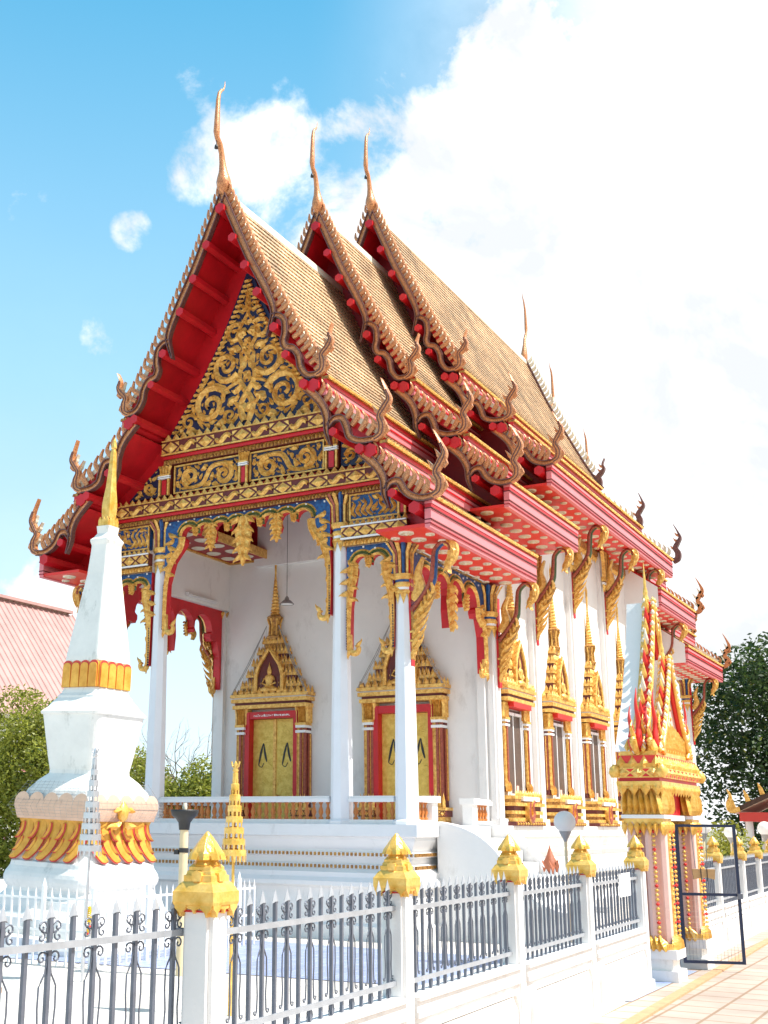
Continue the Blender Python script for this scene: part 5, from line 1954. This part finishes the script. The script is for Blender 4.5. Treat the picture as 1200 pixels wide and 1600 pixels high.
def make_railing(L, n):
    e = empty('iron_railing', (0, 0, 0), '', 'railing', 'iron railings of the boundary fence')
    fr = side(0)
    h = L / 2
    for z in (.70, 1.135):
        mb = MB()
        mb.fbox(fr, -h, h, z - .014, z + .014, .0115, .024, 'rail_grey')
        mb.fbox(fr, -h, -h + .02, z - .018, z + .018, -.02, .0114, 'steel')
        mb.fbox(fr, h - .02, h, z - .018, z + .018, -.02, .0114, 'steel')
        mb.build('rail', e)
    for i in range(n):
        u = -h + L * (i + .5) / n
        mb = MB()
        r = .0090
        mb.fbox(fr, u - r, u + r, .615, 1.245, -r, r, 'steel')
        q = [fr.p(u - .030, 1.235, 0), fr.p(u - .012, 1.245, .011), fr.p(u + .012, 1.245, .011), fr.p(u + .030, 1.235, 0), fr.p(u + .012, 1.245, -.011), fr.p(u - .012, 1.245, -.011)]
        T = fr.p(u, 1.305, 0)
        for k in range(6):
            mb.face((q[k], q[(k + 1) % 6], T), 'rail_grey')
        bar = mb.build('picket', e)
        if i % 2:
            mb = MB()
            for s_ in (-1, 1):
                paths = []
                # C scroll above the rail
                top = spiral(u + s_ * .040, 1.208, .026, math.pi * (1.0 if s_ > 0 else 0), -s_, 1.1, 12)
                bot = spiral(u + s_ * .045, 1.170, .024, math.pi * (.5), s_, 1.0, 12)
                paths.append(top[::-1] + [(u + s_ * .0165, 1.19)])
                paths.append([(u + s_ * .0165, 1.205), (u + s_ * .018, 1.185)] + bot)
                # scroll under the rail running down into a long wire
                up = spiral(u + s_ * .036, 1.088, .030, math.pi * (1.0 if s_ > 0 else 0), -s_, 1.15, 13)
                lowp = [(u + s_ * .0165, 1.03), (u + s_ * .034, 1.0), (u + s_ * .045, .98), (u + s_ * .047, .90), (u + s_ * .040, .81), (u + s_ * .045, .745)]
                hook_ = spiral(u + s_ * .062, .738, .016, math.pi * (1.0 if s_ > 0 else 0), s_, .9, 8)
                paths.append(up[::-1] + [(u + s_ * .012, 1.06)] + lowp + hook_)
                # oval under the lower rail
                paths.append([(u + s_ * .012, .69), (u + s_ * .028, .668), (u + s_ * .030, .65), (u + s_ * .024, .63), (u + s_ * .012, .618)])
                for p in paths:
                    mb.tube([fr.p(a, b, 0) for a, b in p], .0042, 5, 'steel')
            mb.build('scrollwork', bar)
    return e


POSTS = [(-13.62, 'gold capped post outside the left edge'), (-11.48, 'white post with large gold cap, nearest to the viewer, right of the silver umbrella'), (-9.31, 'white post with gold cap below the right porch column, second nearest'),
         (-7.15, 'white post with gold cap in front of the curved stair wall, third nearest'), (-5.10, 'white post with gold cap beside the globe lamp, fourth nearest'), (-2.91, 'white post with gold cap touching the gateway, on its near side'),
         (1.89, 'first gold capped post beyond the gateway, seen through the open gate'), (4.17, 'second gold capped post beyond the gateway, at the edge of the open gate'), (6.0, 'third gold capped post beyond the gateway, right of the open gate'), (8.1, 'last gold capped post beyond the gateway, at the right edge of the picture')]
post0 = None
for y, lab in POSTS[1:]:
    if post0 is None:
        post0 = make_post(); o = post0
    else:
        o = dup(post0, (0, 0, 0), lab)
    o.location = (fx(y), y, fz0(y)); o.rotation_euler = (0, 0, ROT); o['label'] = lab
BA = 0.069
BAYS = [(-13.62, -11.48, 'left of the nearest gold capped post'), (-11.48, -9.31, 'between the two nearest gold capped posts'), (-9.31, -7.15, 'under the curved stair wall'),
        (-7.15, -5.10, 'just left of the globe lamp'), (-5.10, -2.91, 'just before the gateway, with the white sheet on it'), (-.45, 1.89, 'just beyond the gateway, seen through the open gate'),
        (1.89, 4.17, 'between the first two posts beyond the gateway'), (4.17, 6.0, 'between the second and third posts beyond the gateway'), (6.0, 8.1, 'farthest away at the right edge')]
wall0 = rail0 = None
for a, b, lab in BAYS:
    y = (a + b) / 2
    L = b - a - .16
    bend = a < -13
    if wall0 is None:
        wall0 = make_wall(1.98); rail0 = make_railing(1.98, 16)
        ow, orr = wall0, rail0
    else:
        ow = dup(wall0, (0, 0, 0), ''); orr = dup(rail0, (0, 0, 0), '')
    for o, pre in ((ow, 'low white panelled wall '), (orr, 'grey iron railing with scrolls ')):
        o.location = (fx(y), y, fz0(y)); o.rotation_euler = (0, 0, ROT); o.scale = (1, L / 1.98, 1)
        o['label'] = pre + lab
        if bend:                     # the run turns slightly at the nearest post
            o.location = (7.155 - math.sin(BA) * 1.06, -11.48 - math.cos(BA) * 1.06, 0); o.rotation_euler = (0, 0, -BA); o.scale = (1, 1.04, 1)
mb = MB()
mb.box(.03, .036, -.22, .24, .93, 1.16, 'paper')
mb.box(.028, .04, -.20, -.17, 1.14, 1.17, 'steel')
o = mb.build('notice_sheet'); o.location = (fx(-3.6), -3.62, 0); o.rotation_euler = (0, 0, ROT)
tag(o, 'blank white sheet tied to the railing just before the gateway', 'sheet')

# ================================================================== GATEWAY
GX0, GX1, GY = 6.78, 7.19, -1.55
gate = empty('gateway', (7.0, GY, 0), 'ornate gold and red gateway with flame-edged gables in the boundary fence', 'gateway')


def gpart(name, mb, parent=gate):
    for i, v in enumerate(mb.v):
        mb.v[i] = (v[0] - 7.0, v[1] - GY, v[2])
    if parent is not gate:
        pass
    return mb.build(name, parent)


for ya, yb in ((-2.46, -2.10), (-1.00, -.64)):
    mb = MB()
    yc = (ya + yb) / 2
    mb.box(GX0 - .05, GX1 + .08, ya - .02, yb + .04, -.12, .10, 'plaster')
    mb.box(GX0 - .01, GX1 + .02, ya + .02, yb - .02, .10, .22, 'plaster_old')
    mb.box(GX0 - .05, GX1 + .08, ya - .03, yb + .04, .22, .32, 'plaster')
    mb.box(GX0 + .06, GX1 - .06, ya + .06, yb - .06, .32, 1.70, 'pink')
    # clustered shafts with gilt beads
    for (x, y, r, m) in ((GX1 - .03, ya + .10, .06, 'pink'), (GX1 - .03, yb - .10, .06, 'pink'), (GX1 - .16, ya + .04, .05, 'pink'), (GX1 - .34, ya + .04, .06, 'pink'), (GX0 + .06, ya + .05, .05, 'pink'), (GX1 + .0, yc, .05, 'gold')):
        mb.lathe((x, y, 0), [(r, .36), (r, 1.68)], 8, m, sm=False)
    for (x, y) in ((GX1 + .035, ya + .17), (GX1 + .04, yb - .03), (GX1 - .10, ya + .005), (GX1 - .25, ya + .0), (GX0 + .14, ya + .01)):
        for k in range(26):
            mb.lathe((x, y, .40 + .049 * k), [(0, -.02), (.020, -.004), (.020, .008), (0, .024)], 6, 'gold_bright' if k % 4 else 'red_bright')
    for fr, w_ in ((side(GX1 + .02, yc), .18), (front(ya - .0, (GX0 + GX1) / 2), .20)):
        for k in range(6):
            leaf(mb, fr, -w_ + .03 + k * (2 * w_ - .06) / 5, .30, math.pi / 2 + (k - 2.5) * .12, .17, .055, .1, 'gold_bright', .06, .01)
        mb.fbox(fr, -w_, w_, .32, .38, -.03, .03, 'gold_bright')
    p = gpart('pillar', mb)
    mb = MB()
    # lotus capital
    for x0, x1, y0, y1, z0, z1, m in ((GX0 - .01, GX1 + .02, ya - .01, yb + .02, 1.66, 1.72, 'gold_bright'), (GX0 - .03, GX1 + .04, ya - .03, yb + .03, 1.72, 1.76, 'white'), (GX0 + .0, GX1 + .0, ya, yb, 1.76, 2.06, 'gold_flat'),
                                   (GX0 - .04, GX1 + .05, ya - .05, yb + .05, 2.05, 2.08, 'gold_bright')):
        mb.box(x0, x1, y0, y1, z0, z1, m)
    for fr, w_ in ((side(GX1 + .02, yc), .20), (front(ya - .02, (GX0 + GX1) / 2), .23), (Fr(((GX0 + GX1) / 2, yb + .02, 0), (1, 0, 0), (0, 0, 1), (0, 1, 0)), .23)):
        for k in range(7):
            u = -w_ + .02 + k * (2 * w_ - .04) / 6
            leaf(mb, fr, u, 1.77, math.pi / 2 + (u * .5), .30, .038, .05, 'gold_bright', .06, 0)
            leaf(mb, fr, u, 1.68, -math.pi / 2, .15, .036, .05, 'gold_bright', .04, 0)
    gpart('pillar_capital', mb)
# entablature
mb = MB()
for o_, z0, z1, m in ((.05, 2.08, 2.13, 'gold_bright'), (.02, 2.13, 2.17, 'red'), (.06, 2.17, 2.28, 'gold_bright'), (.04, 2.28, 2.33, 'gold_flat'), (.02, 2.33, 2.42, 'red_bright'), (.0, 2.42, 2.47, 'gold_bright')):
    mb.box(GX0 - o_, GX1 + o_, -2.49 - o_, -.61 + o_, z0, z1, m)
for fr, a, b in ((side(GX1 + .06, 0), -2.55, -.55), (front(-2.55, 0), GX0 - .06, GX1 + .06)):
    teeth(mb, fr, a, b, 2.28, .14, .12, 'gold_bright', -.04, .05)
    diamonds(mb, fr, a, b, 2.225, .045, .2, 'gold', .002, 'red_bright')
    teeth(mb, fr, a + .08, b - .08, 2.45, .16, .12, 'gold_bright', -.1, .05)
    teeth(mb, fr, a, b, 2.09, .12, .13, 'gold_bright', -.03, .04, True)
for (x, y) in ((GX1 + .06, -2.55), (GX1 + .06, -.55), (GX0 - .06, -2.55)):
    mb.lathe((x, y, 2.17), [(.04, 0), (.07, .05), (.055, .11), (.015, .15)], 8, 'gold_bright')
gpart('entablature', mb)
mb = MB()
mb.box(GX0 + .1, GX1 - .1, -2.06, -1.04, 1.76, 2.08, 'red')
mb.box(GX0 + .12, GX1 - .05, -2.06, -1.04, 1.70, 1.76, 'plaster')
arch = [(-2.06, 1.70), (-2.06, 1.50), (-1.98, 1.62), (-1.8, 1.66), (-1.55, 1.70)]
gpart('lintel', mb)


def steep_gable(fr, hw, z0, zt, dep, m_in, sc=1.0):
    """concave flame-edged gable"""
    mb = MB()
    H = zt - z0
    c = cat_rom([(hw, z0), (hw * .86, z0 + H * .10), (hw * .56, z0 + H * .32), (hw * .30, z0 + H * .58), (hw * .12, z0 + H * .80), (.0, zt)], 6)
    poly = c + [(-a, b) for a, b in c[::-1][1:]]
    mb.prism(fr, poly, -dep, 0, m_in, 'plaster')
    for sx in (-1, 1):
        e = [(sx * a, b) for a, b in c]
        k_ = len(e)
        mb.tube([fr.p(a, b, .03) for a, b in e], taper(k_, .055 * sc, .02), 8, 'red_bright')
        mb.tube([fr.p(a * .93, b, .075) for a, b in e], taper(k_, .034 * sc, .014), 6, 'gold_bright')
        mb.tube([fr.p(a + sx * .02, b, -.04) for a, b in e], taper(k_, .05 * sc, .02), 6, 'gold_bright')
        for k in range(k_):
            a, b = e[k]
            for off, mm in ((.075, 'cream' if k % 2 else 'gold_bright'), (-.03, 'gold_bright' if k % 2 else 'cream')):
                mb.lathe(fr.p(a + sx * .045, b + .01 * (off > 0), off), [(0, -.035), (.030, 0), (.016, .03), (0, .055)], 6, mm)
            if k % 2 == 0 and k < k_ - 2:
                q = [fr.p(a + sx * .03, b - .03, .01), fr.p(a + sx * .10, b + .04, .01), fr.p(a + sx * .09, b + .15 * sc, .01)]
                mb.tube(q, [.03, .028, .003], 5, ('gold_bright', 'red_bright', 'gold_bright', 'cream')[(k // 2) % 4])
        for j, (o_, hh, mm, nn_) in enumerate(((0, .72, 'red_bright', .03), (.09, .50, 'far_red', -.03), (-.08, .42, 'gold_bright', .07), (.15, .34, 'gold_bright', .0))):
            q = cat_rom([(sx * (hw - .10 + o_), z0 - .02), (sx * (hw + .04 + o_), z0 + .10), (sx * (hw + .0 + o_), z0 + hh * .45), (sx * (hw + .08 + o_), z0 + hh * .72), (sx * (hw + .02 + o_), z0 + hh)], 5)
            mb.tube([fr.p(a, b, nn_) for a, b in q], taper(len(q), .025, .003, .042 * sc, .25), 7, mm)
    mb.lathe(fr.p(0, zt, -.02), [(.05, -.12), (.065, -.05), (.035, 0), (.045, .04), (.028, .09), (.032, .13), (.016, .20), (.018, .26), (.004, .50), (0, .52)], 8, 'gold_bright', sm=False)
    return mb


mb = steep_gable(side(6.98, GY - .02), .92, 2.47, 4.35, .26, 'plaster')
gpart('back_gable', mb)
mb = steep_gable(side(7.13, GY - .02), .76, 2.47, 3.62, .14, 'pink', .9)
ff = side(7.136, GY - .02)
for k in range(3):
    for j in range(7):
        u = (k - 1) * .14
        z = 2.55 + j * .12
        if abs(u) < .55 * (1 - (z - 2.47) / 1.3):
            mb.lathe(ff.p(u, z, .0), [(0, -.03), (.03, 0), (0, .03)], 6, 'gold', sx=.5)
for k in range(9):
    leaf(mb, ff, -.5 + .125 * k, 2.48, math.pi / 2, .26 + .12 * (1 - abs(k - 4) / 4), .045, .1, 'gold_bright', .05, .02)
gpart('front_gable', mb)
# ---- open gate leaf
gl = empty('metal_gate', (7.03, -1.15, 0), 'open dark blue metal gate leaf with a small tan box tied to it', 'gate')
gl.rotation_euler = (0, 0, math.radians(19))
fr = Fr((0, 0, 0), (1, 0, 0), (0, 0, 1), (0, -1, 0))
mb = MB()
W, H = .70, 1.66
b = .036
mb.fbox(fr, 0, b, .06, H, -.02, .02, 'gate_blue'); mb.fbox(fr, W - b, W, .06, H, -.02, .02, 'gate_blue')
for z in (.06, .83, H - .03):
    mb.fbox(fr, b, W - b, z, z + .032, -.018, .018, 'gate_blue')
mb.build('gate_frame', gl)
mb = MB()
mb.fbox(fr, -.10, -.04, -.02, H + .03, -.035, .035, 'gate_blue')
mb.fbox(fr, -.20, -.076, H - .0, H + .03, -.02, .02, 'steel')
mb.build('hinge_post', gl)
for z in (.35, 1.25):
    mb = MB(); mb.lathe(fr.p(-.015, z, .0), [(.013, 0), (.013, .22)], 8, 'silver'); mb.build('hinge', gl)
mb = MB()
for k in range(1, 16):
    mb.fbox(fr, b + (W - 2 * b) * k / 16 - .0012, b + (W - 2 * b) * k / 16 + .0012, .092, .83, -.0012, .0012, 'steel')
for k in range(1, 12):
    mb.fbox(fr, b, W - b, .092 + .74 * k / 12 - .001, .092 + .74 * k / 12 + .001, .0013, .003, 'cream')
mb.build('mesh_panel', gl)
mb = MB()
mb.prism(fr, [(.16, 1.14), (.42, 1.14), (.41, 1.02), (.29, 1.05), (.17, 1.02)], .03, .10, 'card')
for u in (.25, .32):
    mb.fbox(fr, u, u + .01, 1.0, 1.16, .1001, .104, 'black')
mb.tube([fr.p(.33, 1.15, .06), fr.p(.36, 1.64, .02)], .004, 4, 'steel'); mb.tube([fr.p(.2, 1.15, .06), fr.p(.18, 1.64, .02)], .004, 4, 'steel')
mb.build('tied_box', gl)
mb = MB(); mb.fbox(fr, W - .04, W + .02, .80, .86, .02, .05, 'steel'); mb.build('latch', gl)

# ================================================================== LAMPS
def globe_lamp():
    e = empty('globe_lamp', (0, 0, 0), '', 'lamp post', 'globe lamps along the fence')
    mb = MB(); mb.tube([(0, 0, -.1), (0, 0, 1.50)], [.022, .018], 8, 'bamboo'); mb.build('pole', e)
    mb = MB(); mb.lathe((0, 0, 1.46), [(.02, 0), (.03, .03), (.07, .10), (.08, .125)], 12, 'lamp_grey'); mb.build('holder', e)
    mb = MB(); n = 12
    mb.lathe((0, 0, 1.70), [(.135 * math.sin(math.pi * k / n), -.135 * math.cos(math.pi * k / n)) for k in range(n + 1)], 20, 'globe'); mb.build('globe', e)
    return e


g0 = globe_lamp()
for i, (x, y, z, lab) in enumerate(((5.77, -1.5, -.02, 'white globe lamp in front of the temple windows, before the gateway'), (6.29, 4.0, -.05, 'white globe lamp just beyond the gateway'), (6.50, 8.6, -.08, 'white globe lamp at the right edge below the red pavilion roof'), (5.41, 11.0, -.16, 'small far globe lamp between the posts beyond the gateway'))):
    o = g0 if i == 0 else dup(g0, (0, 0, 0), lab)
    o.location = (x, y, z); o['label'] = lab

# ================================================================== BACKGROUND
def tree(name, loc, label, cat, blobs, nleaf, size, mats, trunk=None, seed=1, limbs=(), group=None, twigs=0):
    e = empty(name, loc, label, cat, group)
    r_ = random.Random(seed)
    mb = MB()
    vol = [b[3] ** 2 for b in blobs]
    tot = sum(vol)
    for b, v_ in zip(blobs, vol):
        for _ in range(int(nleaf * v_ / tot)):
            while True:
                p = Vector((r_.uniform(-1, 1), r_.uniform(-1, 1), r_.uniform(-1, 1)))
                if p.length <= 1:
                    break
            if p.length > .05:
                p = p.normalized() * (p.length ** .45)
            p *= b[3] * r_.uniform(.82, 1.12)
            if len(b) > 4:
                p.z *= b[4]
            c = Vector(b[:3]) + p
            s_ = size * r_.uniform(.6, 1.3)
            a = Vector((r_.gauss(0, 1), r_.gauss(0, 1), r_.gauss(0, .7))).normalized()
            n = Vector((r_.gauss(0, 1), r_.gauss(0, 1), r_.gauss(.6, 1))).normalized()
            bb = a.cross(n)
            if bb.length < .1:
                continue
            bb.normalize()
            m = mats[min(len(mats) - 1, int(abs(r_.gauss(0, .9))))]
            mb.face([c - a * s_, c - bb * s_ * .45 + a * s_ * .1, c + a * s_, c + bb * s_ * .45 + a * s_ * .1], m)
    mb.build('crown', e)
    mb = MB()
    if trunk:
        mb.tube(trunk[0], trunk[1], 8, 'bark')
    for pts, rs in limbs:
        mb.tube(pts, rs, 6, 'bark')
    for _ in range(twigs):
        b = r_.choice(blobs)
        p = Vector(b[:3]) + Vector((r_.gauss(0, .5), r_.gauss(0, .5), r_.uniform(-.2, .4))) * b[3]
        base = Vector((loc[0] * 0, 0, trunk[0][-1][2] if trunk else 1.0))
        mid = (p + base) * .5 + Vector((r_.gauss(0, .15), r_.gauss(0, .15), .1))
        mb.tube([base, mid, p], [.03, .018, .006], 4, 'bark')
    mb.build('trunk', e)
    return e


def blobs(r_, n, x, y, z, sp, rr):
    return [(r_.uniform(-x, x), r_.uniform(-y, y), z + r_.uniform(0, sp) * (1 - .0), r_.uniform(rr * .7, rr * 1.25)) for _ in range(n)]


R = random.Random(3)
bl = [(R.uniform(-2.9, 4.6), R.uniform(-1.5, 2.5), 0, R.uniform(.75, 1.25)) for _ in range(60)]
bl = [(x, y, R.uniform(1.0, 7.9 - .16 * abs(x - .8) ** 1.6), r) for x, y, _, r in bl]
tree('broad_tree', (5.1, 25.5, -.15), 'large dark green leafy tree behind the far end of the temple', 'tree', bl, 36000, .105, ('leaf_b', 'leaf_a', 'leaf_c'), ([(0, 0, 0), (.1, 0, 1.5), (0, .1, 3.0), (.2, .1, 5.0)], [.28, .22, .18, .06]), 4,
     [([(.05, 0, 1.6), (1.2, .3, 3.2), (2.2, .2, 4.8)], [.14, .10, .03]), ([(.05, 0, 1.9), (-1.0, .2, 3.4), (-1.8, .1, 5.0)], [.13, .09, .03]), ([(0, .1, 2.8), (.9, -.5, 4.4), (1.0, -.4, 6.0)], [.10, .07, .02])])
R = random.Random(8)
bl = [(R.uniform(-1.8, 1.8), R.uniform(-.6, .6), R.uniform(.4, 1.6), R.uniform(.35, .6)) for _ in range(16)]
tree('round_shrub', (6.0, 15.5, -.15), 'bright green shrub behind the fence beyond the gateway', 'shrub', bl, 5500, .065, ('leaf_d', 'leaf_c', 'leaf_a'), ([(0, 0, 0), (0, 0, .8)], [.08, .04]), 6)
R = random.Random(9)
bl = [(R.uniform(-3.0, 1.4), R.uniform(-1, 1), R.uniform(.4, 5.5), R.uniform(.6, 1.0)) for _ in range(52)]
tree('flowering_tree', (-15.2, 12.0, -.15), 'yellow green bushy tree with pinkish blossom at the left edge', 'tree', bl, 42000, .075, ('leaf_d', 'leaf_c', 'leaf_a', 'blossom'), ([(0, 0, 0), (.2, 0, 1.5), (-.2, 0, 3.2)], [.2, .15, .06]), 7)
R = random.Random(10)
bl = [(R.uniform(-3.2, 3.4), R.uniform(-.9, .9), R.uniform(.5, 3.3), R.uniform(.5, .85)) for _ in range(44)]
tree('green_shrub', (-9.6, 12.0, -.15), 'bright green bush seen between the porch columns', 'shrub', bl, 36000, .065, ('leaf_d', 'leaf_c', 'leaf_a'), ([(0, 0, 0), (.1, 0, 1.2)], [.12, .06]), 8)
R = random.Random(12)
bl = [(R.uniform(-.9, .9), R.uniform(-.4, .4), R.uniform(2.8, 3.9), R.uniform(.25, .45)) for _ in range(9)]
tree('blossom_shrub', (-12.6, 13.2, -.15), 'pinkish blossoming bush left of the first porch column', 'shrub', bl, 1800, .07, ('blossom', 'leaf_c'), ([(0, 0, 0), (0, 0, 3.2)], [.08, .03]), 9)
# leafless tree
e = empty('bare_tree', (-11.6, 13.0, -.15), 'leafless twiggy tree rising above the bushes behind the porch', 'tree')
mb = MB()
R = random.Random(5)


def branch(p, d, L, r, lvl):
    q = p + d * L
    mid = p + d * L * .5 + Vector((R.gauss(0, .05), R.gauss(0, .05), R.gauss(0, .03))) * L
    mb.tube([p, mid, q], [r, r * .8, r * .55], 5, 'bark')
    if lvl == 0:
        return
    for k in range(R.choice((2, 3))):
        nd = (d + Vector((R.gauss(0, .55), R.gauss(0, .4), R.gauss(.1, .3)))).normalized()
        branch(q if k else mid, nd, L * R.uniform(.55, .8), r * .55, lvl - 1)


for k in range(5):
    branch(Vector((R.uniform(-1.6, 1.6), 0, 2.0)), Vector((R.uniform(-.6, .6), 0, 1)).normalized(), 1.2, .035, 4)
mb.tube([(0, 0, 0), (0, 0, 2.2)], [.12, .08], 6, 'bark')
mb.build('branches', e)

# long low building on the left
e = empty('neighbour_building', (-36, 38, -.16), 'long building with a pale red ribbed metal roof behind the trees at the left', 'building')
mb = MB()
RZ, EZ, YEND = 14.1, 7.0, -1.0
EX = 4.6
rows = []
y = -30.0
while y < YEND:
    for dy, up in ((0, 0), (.30, 0), (.34, .09), (.42, .09), (.46, 0)):
        rows.append([(-1.0, y + dy, RZ + up), (EX, y + dy, EZ + up)])
    y += .46
mb.grid(rows, 'roof_pink', sm=False)
mb.grid([[(-1.0, y, RZ), (-6.6, y, EZ)] for y in (-30, YEND)], 'roof_pink', sm=False)
mb.build('roof', e)
mb = MB(); mb.box(-1.3, -.7, -30.1, YEND + .1, RZ + .05, RZ + .22, 'roof_pink'); mb.build('ridge_cap', e)
mb = MB(); mb.box(-6, EX - .6, -29, YEND - .5, 0, EZ + .6, 'plaster'); mb.build('wall', e)
# television aerial and wires far behind the porch
e = empty('roof_aerial', (-20.2, 32, -.16), 'thin television aerial on a mast seen far off between the porch columns', 'aerial')
mb = MB(); mb.tube([(0, 0, 0), (0, 0, 10.05)], .035, 6, 'lamp_grey'); mb.build('mast', e)
mb = MB()
mb.tube([(-1.0, 0, 9.7), (.9, 0, 9.95)], .022, 5, 'lamp_grey')
for k in range(7):
    x = -.95 + .3 * k
    mb.tube([(x, 0, 9.45 + .13 * k / 4), (x, 0, 10.0 + .13 * k / 4)], .014, 4, 'lamp_grey')
mb.build('aerial_rods', e)
e = empty('power_line', (-24, 34, -.16), 'pale power lines on a thin pole far behind the porch columns', 'power line')
mb = MB(); mb.tube([(0, 0, 0), (0, 0, 9.5)], [.12, .09], 8, 'lamp_grey'); mb.build('pole', e)
for z0, z1 in ((8.9, 15.5), (8.4, 14.6)):
    mb = MB()
    mb.tube([(18 * t, -2 * t, z0 + (z1 - z0) * t - 1.6 * 4 * t * (1 - t) * .3) for t in [i / 12 for i in range(13)]], .022, 4, 'lamp_grey')
    mb.build('wire', e)
mb = MB(); mb.tube([(18, -2, 0), (18, -2, 15.6)], [.14, .09], 8, 'lamp_grey'); mb.build('pole', e)
# small pavilion on the right
e = empty('small_pavilion', (4.9, 19.0, -.16), 'small open pavilion with a red eaves board and gold finials at the right edge', 'pavilion')
mb = MB()
mb.prism(Fr((0, -1.2, 0), (1, 0, 0), (0, 0, 1), (0, -1, 0)), [(-.62, 2.30), (.9, 3.0), (2.4, 3.7), (2.4, 3.55), (.9, 2.86), (-.62, 2.16)], -3, 0, 'roof_tile', 'cream')
mb.prism(Fr((0, -1.2, 0), (1, 0, 0), (0, 0, 1), (0, -1, 0)), [(5.4, 2.30), (3.9, 3.0), (2.4, 3.7), (2.4, 3.55), (3.9, 2.86), (5.4, 2.16)], -3, 0, 'roof_tile', 'cream')
mb.build('roof', e)
mb = MB(); mb.box(-.5, 5.3, -1.1, 1.7, 1.96, 2.2, 'far_red'); mb.build('eaves_board', e)
for x in (-.3, 2.4, 5.1):
    for y in (-.9, 1.5):
        mb = MB(); mb.lathe((x, y, 0), [(.12, 0), (.10, 2.0)], 8, 'plaster'); mb.build('pillar', e)
mb = MB()
fr = Fr((0, -1.25, 0), (1, 0, 0), (0, 0, 1), (0, -1, 0))
for k in range(7):
    x = -.6 + k * .38
    mb = MB()
    mb.band(fr, [(x, 2.30 + .47 * (x + .62) + .0), (x - .04, 2.45 + .47 * (x + .62)), (x - .10, 2.60 + .47 * (x + .62))], [.06, .05, .008], 0, .05, 'gold')
    mb.build('gold_finial', e)
mb = MB()
mb.band(fr, cat_rom([(-.45, 2.28), (-.68, 2.26), (-.72, 2.45), (-.66, 2.6), (-.74, 2.8)], 4), taper(17, .06, .01, .08, .3), 0, .07, 'gold')
mb.build('gold_finial', e)
